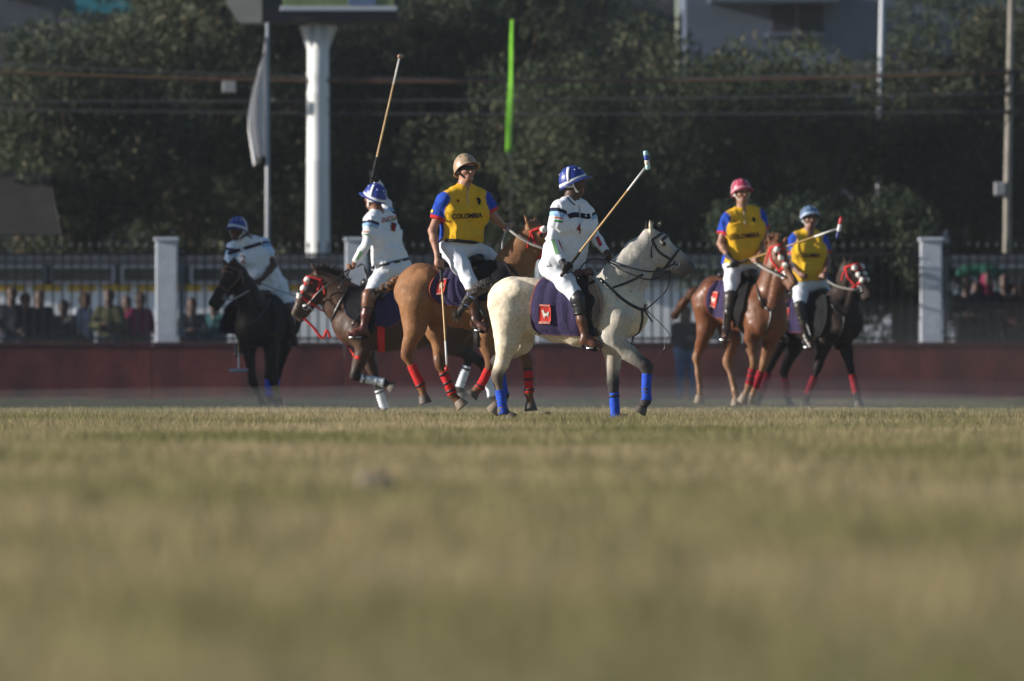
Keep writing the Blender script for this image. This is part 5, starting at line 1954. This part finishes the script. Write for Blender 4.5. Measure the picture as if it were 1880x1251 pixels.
HF = Horse(dict(key='darkbay', label='dark brown pony with dark red bandages at the far right', d0=147.0, ref=1495, head_dir=(.84, -.54), wide=.80, vox=.017,
    coat=(.026, .016, .012), dark=(.014, .010, .009), muzzle=(.03, .02, .016), gloss=0.6, spec=0.18, dapple=.3, ear_dark=True,
    trunk=[(1438, 577, .26), (1462, 581, .265), (1494, 587, .295), (1522, 588, .312), (1540, 584, .31), (1552, 592, .245)],
    neck=[(1544, 566, .26, .62), (1556, 532, .20, .56), (1560, 504, .155, .54), (1560, 494, .12, .56)],
    headp=dict(poll=(1560, 486), fore=(1568, 496), cheek=(1564, 516), nose=(1583, 522), muz=(1595, 540), chin=(1587, 548)),
    ears=[((1554, 482, .055), (1549, 465, .06)), ((1566, 480, -.05), (1571, 464, -.06))],
    legs=[dict(t='H', j=[(1434, 592, .12, .18), (1430, 632, .14, .10), (1416, 668, .12, .053), (1397, 722, .12, .04), (1388, 743, .12, .04)], wrap='dark_red', span=(.3, 1.0)),
          dict(t='H', j=[(1448, 592, -.12, .18), (1458, 638, -.12, .10), (1440, 680, -.12, .053), (1446, 728, -.12, .04), (1451, 748, -.12, .04)], wrap='dark_red', span=(.3, 1.0)),
          dict(t='F', j=[(1520, 602, .15, .13), (1512, 636, .14, .09), (1501, 676, .12, .053), (1483, 724, .12, .04), (1477, 748, .12, .04)], wrap='dark_red', span=(.3, 1.0)),
          dict(t='F', j=[(1550, 602, -.14, .125), (1552, 636, -.13, .088), (1561, 674, -.12, .053), (1573, 723, -.12, .04), (1578, 748, -.12, .04)], wrap='dark_red', span=(.3, 1.0))],
    tail=[(1408, 556), (1400, 565), (1394, 585), (1392, 610)], tail_r=[.045, .05, .045, .03], tail_c=(.015, .012, .01), tail_c2=(.012, .01, .009), tail_tape=(),
    mane=(2, .03), crest=[(1546, 490), (1554, 480), (1564, 478)], mane_c=(.014, .011, .01),
    bridle='red', pompons=(45, -30),
    pad=([(1446, 552), (1438, 562), (1434, 575), (1434, 588), (1440, 600), (1452, 608)], [(1500, 545), (1502, 560), (1504, 575), (1504, 590), (1504, 602), (1504, 612)]),
    badge=([(1442, 566), (1438, 586)], [(1452, 567), (1449, 588)]),
    seat=(1487, 540), saddle_c=(.016, .012, .012), flap=([(1490, 545), (1488, 570), (1484, 595), (1490, 618)], [(1518, 545), (1520, 565), (1518, 590), (1506, 618)]), flap_c=(.012, .012, .013),
    girth=(1515, 587), girth_c='black',
    straps=[([(1520, 550), (1536, 575), (1552, 582)], .026, 'black'), ([(1548, 580), (1546, 600), (1535, 625)], .024, 'black')],
    reins=[([(1512, 511, 0, -.25), (1535, 525, .16), (1565, 532, .12), 'bit'], .009, 'grey')]))

# ------------------------------------------------------------------ the six riders
WHITE = (.76, .77, .80)
YEL = (.74, .415, .022)
BLUE = (.018, .06, .36)
common = dict(vox=.0085, bulk=1.06, belly=0.4, headup=(0, 0, 1), gloves={}, grip={}, slv=.62, shirt_off=.017, longs='', armup=False, hem=.02, belt=False,
              wrinkle=.016, boot=(.10, .038, .02), kneepad=None, boot_top=.12, hband=(.70, .72, .78), hstrap='white', htilt=.10, near='R', group='polo players in white', collar=WHITE, team='ind', dy0=0.0)


def R(h, **k):
    s_ = dict(common)
    s_.update(k)
    return Rider(s_, h)


RC = R(HC, key='rc', label='rider in white with a striped blue helmet on the cream pony', d0=112.0, shirt=WHITE, sleeve=WHITE, skin=(.085, .042, .026), near='R',
       face=(.97, -.24, -.03), hcol=(.016, .035, .22), htilt=.16, longs='LR', gloves={'R': 1}, kneepad=(.014, .014, .015), hem=-.03, vox=.0075,
       p=dict(shR=(1027, 385, -.12), shL=(1078, 390, .12), neck=(1049, 366, 0), head=(1053, 334, 0), hipR=(1016, 490, -.10), hipL=(1046, 488, .11),
              elR=(1013, 440, -.20), wrR=(1032, 480, -.30), haR=(1042, 492, -.34), elL=(1090, 431, .16), wrL=(1113, 463, .06), haL=(1117, 474, .03),
              knR=(1062, 549, -.33), anR=(1075, 620, -.34), toR=(1101, 632, -.37), knL=(1066, 552, .33), anL=(1075, 620, .35), toL=(1101, 634, .36)),
       grip={'R': (.72, .0, .92), 'L': (.2, .9, .2)})
RT = R(HT, key='rt', label='rider in a yellow and blue shirt with a tan helmet and sunglasses', d0=118.0, dy0=.02, shirt=YEL, sleeve=BLUE, skin=(.36, .18, .12), near='R', team='col', group='polo players in yellow', collar=(.55, .03, .035),
       face=(.50, -.86, .03), hcol=(.36, .25, .16), hband=None, hstrap='black', htilt=.2, belt=True, bulk=1.02, belly=.9, shirt_off=.015, hem=.075, boot=(.075, .03, .018), vox=.0075, slv=.64, wrinkle=.018,
       p=dict(shR=(816, 367, -.08), shL=(889, 366, .10), neck=(853, 343, .01), head=(855, 310, -.01), hipR=(829, 458, -.09), hipL=(865, 457, .09),
              elR=(794, 424, -.16), wrR=(803, 468, -.24), haR=(809, 484, -.26), elL=(909, 401, .10), wrL=(924, 415, .22), haL=(932, 419, .26),
              knR=(864, 520, -.32), anR=(873, 588, -.33), toR=(892, 601, -.40), knL=(914, 482, .30), anL=(912, 560, .36), toL=(935, 575, .40)),
       grip={'R': (-.05, 0, 1), 'L': (.5, .6, .5)})
RI = R(HI, key='ri', label='rider in white seen from behind raising a mallet above his blue helmet', d0=130.0, shirt=WHITE, sleeve=WHITE, skin=(.20, .09, .05), near='L',
       face=(-.80, .52, .04), hcol=(.018, .042, .26), longs='LR', gloves={'R': 1}, kneepad=(.19, .075, .04), boot=(.085, .018, .016), hem=.055, belt=True, armup=True, wrinkle=.018, bulk=.95,
       p=dict(shL=(681, 407, -.14), shR=(716, 403, .13), neck=(692, 388, -.01), head=(688, 362, -.02), hipL=(707, 497, -.10), hipR=(734, 493, .11),
              elL=(673, 449, -.22), wrL=(651, 482, -.18), haL=(643, 490, -.16), elR=(698, 352, .28), wrR=(691, 331, .18), haR=(685, 320, .14),
              knL=(678, 543, -.32), anL=(668, 604, -.33), toL=(641, 612, -.35), knR=(682, 545, .33), anR=(674, 604, .34), toR=(648, 612, .35)),
       grip={'R': (.24, 0, 1), 'L': (-.4, .9, .2)})
RP = R(HP, key='rp', label='rider in a yellow and blue shirt with a pink helmet', d0=140.0, dy0=-.02, shirt=YEL, sleeve=BLUE, skin=(.30, .15, .095), near='R', team='col', group='polo players in yellow', collar=(.50, .03, .035),
       face=(.42, -.90, .0), hcol=(.40, .035, .085), hband=(.62, .30, .34), hem=-.0, boot=(.05, .028, .02), kneepad=(.040, .030, .024), gloves={'R': 1}, bulk=1.08, vox=.009, slv=.60,
       p=dict(shR=(1335, 403, -.07), shL=(1394, 394, .05), neck=(1364, 382, 0), head=(1361, 352, -.03), hipR=(1347, 484, -.05), hipL=(1386, 482, .05),
              elR=(1323, 448, -.12), wrR=(1338, 472, -.24), haR=(1349, 486, -.30), elL=(1407, 438, .04), wrL=(1394, 470, -.18), haL=(1386, 480, -.24),
              knR=(1341, 545, -.30), anR=(1334, 605, -.30), toR=(1330, 622, -.42), knL=(1416, 548, .02), anL=(1430, 608, .05), toL=(1442, 622, -.06)),
       grip={'R': (.9, -.1, .35), 'L': (.6, -.5, .2)})
RL = R(HL, key='rl', label='rider in a white shirt numbered 2 looking down on the black pony', d0=145.0, dy0=.06, shirt=WHITE, sleeve=(.55, .66, .82), skin=(.07, .034, .022), near='L',
       face=(-.50, -.85, -.12), hcol=(.018, .042, .24), hem=-.01, boot=(.055, .02, .016), vox=.009, slv=.55, bulk=.97, shirt_off=.013, kneepad=(.05, .02, .016),
       p=dict(shR=(427, 456, -.10), shL=(484, 448, .02), neck=(451, 437, -.06), head=(436, 421, -.12), hipR=(478, 534, .0), hipL=(511, 530, .02),
              elR=(417, 505, -.14), wrR=(432, 545, -.22), haR=(437, 560, -.26), elL=(502, 487, -.10), wrL=(482, 512, -.24), haL=(474, 519, -.30),
              knL=(528, 566, -.10), anL=(537, 612, -.06), toL=(543, 628, -.20), knR=(452, 575, -.10), anR=(442, 632, -.10), toR=(436, 648, -.22)),
       grip={'R': (0, 0, 1), 'L': (-.6, -.4, .3)})
RF = R(HF, key='rf', label='rider in a yellow shirt with a pale blue helmet at the far right', d0=147.0, dy0=-.0, shirt=(.70, .41, .024), sleeve=BLUE, skin=(.20, .10, .07), near='R', team='col', group='polo players in yellow', collar=(.45, .03, .035),
       face=(.25, -.96, .02), hcol=(.07, .13, .24), hband=(.42, .48, .56), hem=.03, boot=(.03, .02, .016), kneepad=(.03, .024, .022), vox=.009, slv=.62,
       p=dict(shR=(1459, 440, -.03), shL=(1509, 441, .03), neck=(1486, 425, 0), head=(1487, 400, -.02), hipR=(1471, 520, -.05), hipL=(1502, 519, .05),
              elR=(1450, 482, -.05), wrR=(1468, 503, -.22), haR=(1476, 508, -.26), elL=(1519, 479, .0), wrL=(1516, 501, -.18), haL=(1511, 510, -.24),
              knR=(1469, 563, -.28), anR=(1481, 620, -.28), toR=(1489, 635, -.40), knL=(1524, 560, .12), anL=(1530, 620, .14), toL=(1540, 634, .05)),
       grip={'L': (.6, -.5, .2), 'R': (.6, -.5, .2)})

# ---- lettering and marks on the kit
navy = (.012, .012, .03)


def put(r, name, VF, c, nm):
    VF = (np.asarray(VF[0]) + [0, -.004, 0], VF[1])
    return r.mark(name, VF, c, nm)


put(RT, 'team_lettering', px_text(RT.T, 'COLOMBIA', (858, 397), (55, -3), (0, -9.5), 118.02), navy, 'print_navy')
put(RT, 'number_print', px_poly(RT.T, [(838, 368), (842, 366), (843, 372), (840, 373)], 118.02), (.25, .02, .02), 'print_red')
put(RT, 'crest_print', px_poly(RT.T, [(874, 364), (879, 363), (883, 368), (882, 375), (878, 377), (877, 371)], 118.02), navy, 'print_navy')
put(RT, 'zip', px_strap(RT.T, [(857, 350), (858, 362), (860, 377)], 118.02, .008, .002), (.5, .45, .4), 'zip_grey')
put(RT, 'flag_patch', px_poly(RT.T, [(789, 386), (796, 385), (795, 391), (788, 392)], 118.02), (.65, .45, .03), 'print_yellow')
put(RT, 'breeches_lettering', px_text(RT.Br, 'LA POLERA', (839, 464), (17, 17), (-3.2, -3.2), 118.02), (.35, .36, .38), 'print_grey')
put(RP, 'team_lettering', px_text(RP.T, 'COLOMBIA', (1366, 434), (57, -6), (0, -9), 139.98), navy, 'print_navy')
put(RP, 'number_print', px_poly(RP.T, [(1347, 405), (1350, 404), (1350, 410), (1348, 411)], 139.98), (.25, .02, .02), 'print_red')
put(RP, 'crest_print', px_poly(RP.T, [(1380, 399), (1384, 399), (1387, 403), (1385, 409), (1382, 408)], 139.98), navy, 'print_navy')
put(RP, 'zip', px_strap(RP.T, [(1365, 388), (1366, 402), (1367, 416)], 139.98, .008, .002), (.5, .45, .4), 'zip_grey')
put(RP, 'flag_patch', px_poly(RP.T, [(1314, 428), (1319, 427), (1319, 433), (1314, 434)], 139.98), (.65, .45, .03), 'print_yellow')
put(RF, 'team_lettering', px_text(RF.T, 'COLOMBIA', (1486, 469), (40, 1), (0, -7.5), 147.0), navy, 'print_navy')
put(RF, 'crest_print', px_poly(RF.T, [(1498, 446), (1501, 446), (1502, 450), (1500, 453)], 147.0), navy, 'print_navy')
# white shirts: chest band, number, flags
put(RC, 'chest_band', px_strap(RC.T, [(1044, 399), (1050, 396), (1056, 395), (1062, 395)], 112.0, .050, .003), navy, 'print_navy')
put(RC, 'chest_band', px_strap(RC.T, [(1066, 396), (1072, 397), (1078, 398), (1083, 397)], 112.0, .050, .003), navy, 'print_navy')
put(RC, 'chest_emblem', px_poly(RC.T, [(1074.5, 395), (1073, 397), (1074.5, 399), (1075.5, 399), (1074.8, 397), (1075.5, 395)], 112.0, .011), (.7, .72, .75), 'print_white')
put(RC, 'shirt_number', px_text(RC.T, '4', (1062.5, 420), (7.5, 1), (0, -19), 112.0), (.42, .03, .02), 'print_red')
put(RC, 'placket', px_strap(RC.T, [(1063, 377), (1064, 389), (1064, 402)], 112.0, .008, .002), (.40, .43, .52), 'seam_grey')
put(RC, 'shoulder_seam', px_strap(RC.T, [(1041, 362), (1047, 370), (1056, 377)], 112.0, .010, .002), navy, 'print_navy')
for (y, c, nm) in ((400.5, (.62, .20, .06), 'saffron'), (403.4, (.75, .75, .73), 'print_white'), (406.3, (.06, .28, .12), 'flag_green')):
    put(RC, 'sleeve_flag', px_strap(RC.T, [(1017, y), (1025, y + .6), (1033, y + 2.4)], 112.0, .017, .003), c, nm)
put(RC, 'sleeve_patch', px_poly(RC.AR, [(1012, 440), (1018, 440), (1026, 467), (1020, 468)], 111.8), (.16, .33, .16), 'sleeve_green')
put(RC, 'sleeve_patch', px_strap(RC.AR, [(1025, 441), (1030, 454), (1035, 466)], 111.8, .012, .003), (.45, .05, .07), 'sleeve_red')
put(RC, 'sleeve_patch', px_poly(RC.AL, [(1093, 437), (1099, 434), (1106, 450), (1101, 454)], 112.1), (.52, .06, .05), 'sleeve_red')
put(RI, 'team_lettering', px_text(RI.T, 'INDIA', (716, 402), (29, -7), (0, -10), 130.0), (.50, .10, .06), 'print_saffron')
put(RI, 'team_lettering', px_strap(RI.T, [(707, 408), (716, 406), (729, 402)], 130.0, .012, .002, .007), (.07, .30, .14), 'flag_green')
put(RI, 'shirt_number', px_text(RI.T, '1', (722, 417), (9, 3), (3, -15), 130.0), (.45, .05, .03), 'print_red')
put(RI, 'sleeve_flag', px_strap(RI.T, [(667, 427), (673, 426.5), (679, 427)], 130.0, .012, .003), (.62, .20, .06), 'saffron')
put(RI, 'sleeve_flag', px_strap(RI.T, [(667, 431), (673, 431), (679, 431)], 130.0, .010, .003), (.06, .28, .12), 'flag_green')
put(RI, 'sleeve_patch', px_poly(RI.AL, [(661, 461), (667, 463), (658, 477), (652, 478)], 129.8), (.16, .33, .16), 'sleeve_green')
put(RL, 'chest_band', px_strap(RL.T, [(419, 466), (430, 462), (441, 459)], 145.0, .045, .003), navy, 'print_navy')
put(RL, 'chest_band', px_strap(RL.T, [(448, 457), (464, 452), (480, 447)], 145.0, .045, .003), navy, 'print_navy')
put(RL, 'shirt_number', px_text(RL.T, '2', (447, 476), (9, 0), (0, -14), 145.0), (.40, .06, .05), 'print_red')
put(RL, 'placket', px_strap(RL.T, [(444, 452), (445, 458), (446, 465)], 145.0, .008, .002), (.40, .43, .52), 'seam_grey')
# sunglasses of the rider with the tan helmet
hc, f_, u_, l_ = RT.hf
q = [hc + f_ * (.116 * math.cos(a)) + l_ * (.097 * math.sin(a)) + u_ * .004 + f_ * .004 for a in np.linspace(-1.15, 1.15, 15)]
nn = np.array([unit(f_ * math.cos(a) + l_ * math.sin(a)) for a in np.linspace(-1.15, 1.15, 15)])
sg_ = RT.part('sunglasses', ribbon(q, nn, .042, .003), mat('dark_lens', (.012, .012, .016), .12, .6))
for sg in (1, -1):
    RT.part('temple_arm', tube([q[0 if sg < 0 else -1], hc + l_ * sg * .095 - f_ * .02 + u_ * .012], .004, 5), strap_black, sg_)

# ------------------------------------------------------------------ mallets
mallet('polo mallet with a pale blue banded head held up on the cream pony', RC.j('haR'), P(1186.5, 306, 111.4), P(1185, 277, 111.4), P(1190, 312, 111.4),
       [((.42, .62, .62), 'aqua'), ((.03, .06, .30), 'blue'), ((.62, .56, .48), 'cream'), ((.42, .62, .62), 'aqua')])
mallet('polo mallet with a small red head hanging straight down past the red bandages', RT.j('haR'), P(820.5, 672, 117.5), P(820, 677, 117.32), P(821, 679, 117.62),
       [((.45, .03, .03), 'red'), ((.35, .03, .03), 'darkred')])
mallet('polo mallet raised high above the rider in white', RI.j('haR'), P(734, 104, 130.1), P(733, 104, 129.95), P(737, 103, 130.25), [((.35, .20, .13), 'wood'), ((.28, .15, .10), 'wooddark')])
mallet('polo mallet with a red white and blue head over the red masked pony', RP.j('haR'), P(1540.5, 419, 139.2), P(1545, 399, 139.2), P(1537, 439, 139.2),
       [((.55, .03, .04), 'red'), ((.68, .68, .68), 'white'), ((.02, .03, .12), 'navy')])
mallet('polo mallet hanging down in front of the black pony', RL.j('haR'), P(438, 678, 144.4), P(420, 681, 144.4), P(456, 680, 144.4), [((.33, .34, .38), 'grey'), ((.30, .31, .35), 'greydark')], grip_len=.2)

# ------------------------------------------------------------------ spectators behind the railings
def spectator(label, px, top, d, shirt, pants, sk, turn, scarf=None, arms=0.0, z0=.12, group='spectators behind the railings', seed=0, bare=False):
    zt = P(px, top, d)[2]
    h = zt - z0
    x = P(px, 0, d)[0]
    base = np.array([x, d, z0])
    t = thing('person', label, 'person', base, group)
    k = h / 1.72
    f = unit([math.sin(turn), -math.cos(turn), 0])
    l = np.array([-f[1], f[0], 0.0])
    pt = lambda a, b, c: base + (f * a + l * b + np.array([0, 0, c])) * k
    B, T, W = Solid(), Solid(), Solid()
    hd = pt(.02, 0, 1.60)
    add_head(B, hd, f, np.array([0, 0, 1.0]), l, np.array(sk), pt(0, 0, 1.44))
    for s_, nm in ((B, 0), (T, .018)):
        s_.add(pt(0, .12, 1.26), pt(0, -.12, 1.26), .115 * k + nm, None, .06, sk)
        s_.add(pt(0, .09, 1.0), pt(0, -.09, 1.0), .11 * k + nm, None, .06, sk)
        s_.add(pt(0, 0, 1.26), pt(0, 0, .98), .11 * k + nm, .12 * k + nm, .06, sk)
        s_.add(pt(0, .16, 1.38), pt(0, -.16, 1.38), .058 * k + nm, None, .05, sk)
        for sg in (1, -1):
            el = pt(.06 + .1 * arms, sg * .26, 1.12)
            wr = pt(.24 + .12 * arms, sg * (.18 - .1 * arms), 1.02 + .12 * arms)
            s_.add(pt(0, sg * .18, 1.38), el, .048 * k + nm, .042 * k + nm, .03, sk)
            s_.add(el, wr, .042 * k + nm, .028 * k + nm, .02, sk)
            if nm == 0:
                add_hand(B, wr, wr + unit(wr - el) * .07, l, np.array(sk))
    for s_, nm in ((B, 0), (W, .02)):
        s_.add(pt(0, .09, .95), pt(0, -.09, .95), .115 * k + nm, None, .05, sk)
        for sg in (1, -1):
            s_.add(pt(0, sg * .10, .93), pt(.03, sg * .11, .50), .085 * k + nm, .055 * k + nm, .04, sk)
            s_.add(pt(.03, sg * .11, .50), pt(0, sg * .11, .08), .055 * k + nm, .038 * k + nm, .03, sk)
            if nm == 0:
                s_.add(pt(0, sg * .11, .06), pt(.17, sg * .13, .04), .04, .035, .02, sk)
    V, Q = B.mesh(.016)
    mesh_obj('body', V, Q, skin(sk), t)
    V, Q = T.mesh(.018, disp=cloth_disp(.01, seed))
    mesh_obj('shirt', V, Q, mat('spec_%s' % (label[:24]), shirt, .9, .1, noise=(6, .25)), t)
    V, Q = W.mesh(.02, disp=cloth_disp(.008, seed))
    mesh_obj('trousers', V, Q, mat('specp_%s' % (label[:24]), pants, .9, .1, noise=(6, .2)), t)
    Hs = Solid()
    Hs.add(hd + [0, 0, .04] - f * .02, hd + np.array([0, 0, .05]), .098, .092, .02)
    Hs.add(hd - f * .05, hd - f * .04 - [0, 0, .05], .07, .055, .03)
    if scarf is not None:
        Hs.add(hd - f * .02, hd - f * .03 - [0, 0, .22], .10, .13, .05)
    V, Q = Hs.mesh(.014)
    mesh_obj('scarf' if scarf is not None else 'hair', V, Q, mat('scarf_%s' % label[:14], scarf, .9, .1) if scarf is not None else hair_m, t)
    return t


sp_ = [('spectator in a dark coat at the far left railing', 22, 529, (0.015, 0.017, 0.021), 0, 0), ('spectator in navy beside the left railing post', 72, 535, (0.017, 0.019, 0.034), .3, 0),
       ('spectator in a pale shirt behind the left railings', 153, 538, (0.315, 0.338, 0.390), .9, 0), ('spectator in an olive jacket with crossed arms', 201, 533, (0.045, 0.044, 0.022), -.2, 1),
       ('spectator in a magenta top next to the white pillar', 256, 538, (0.150, 0.015, 0.053), .6, 0), ('spectator in teal partly behind the black pony', 396, 550, (0.019, 0.060, 0.068), -.5, 0),
       ('spectator in black half hidden behind the far left pair', 46, 540, (0.011, 0.012, 0.015), .5, 0), ('short spectator in grey between the left railings', 118, 554, (0.038, 0.038, 0.041), -.4, 1),
       ('spectator in dark brown crowded behind the magenta top', 232, 546, (0.026, 0.019, 0.015), .2, 0), ('spectator in dark grey right of the left pillar', 352, 550, (0.030, 0.032, 0.038), .1, 1),
       ('spectator in navy crowded behind the headscarf', 1796, 518, (0.011, 0.013, 0.022), -.5, 0), ('spectator in charcoal between the two at the right edge', 1862, 518, (0.015, 0.015, 0.018), .5, 0),
       ('dark spectator beside the right hand white pillar', 1775, 509, (0.011, 0.012, 0.018), 0, 1), ('spectator with a deep red headscarf at the right', 1812, 500, (0.010, 0.011, 0.018), .4, 1),
       ('spectator in black at the far right railing', 1846, 503, (0.011, 0.012, 0.017), -.3, 1), ('spectator in dark maroon at the right edge', 1878, 512, (0.038, 0.009, 0.013), .2, 0)]
for i, (lb, px, top, c, tn, ar) in enumerate(sp_):
    spectator(lb, px, top, 194.2 + .35 * (i % 3), c, (.03, .035, .05), (.060, .030, .021), tn, (.16, .015, .05) if 'headscarf' in lb else None, ar, seed=i * 3.3)
spectator('bystander in a dark jacket and blue jeans standing at the wall by the chestnut tail', 1259, 566, 184.0, (.018, .018, .022), (.055, .10, .20), (.10, .05, .03), .2, None, 1, z0=0.0, group=None, seed=51)
# green bundle on the roof rack at right
v, f = lump(P(1796, 496, 198.8), .26, 3, 14, (1.3, .5, .45))
tag(mesh_obj('cloth_bundle', v, f, mat('green_cloth', (.02, .085, .06), .9, .1, noise=(5, .4)), None, loc=P(1800, 493, 198.8)), 'bundle of green cloth above the dark spectators at right', 'bundle')
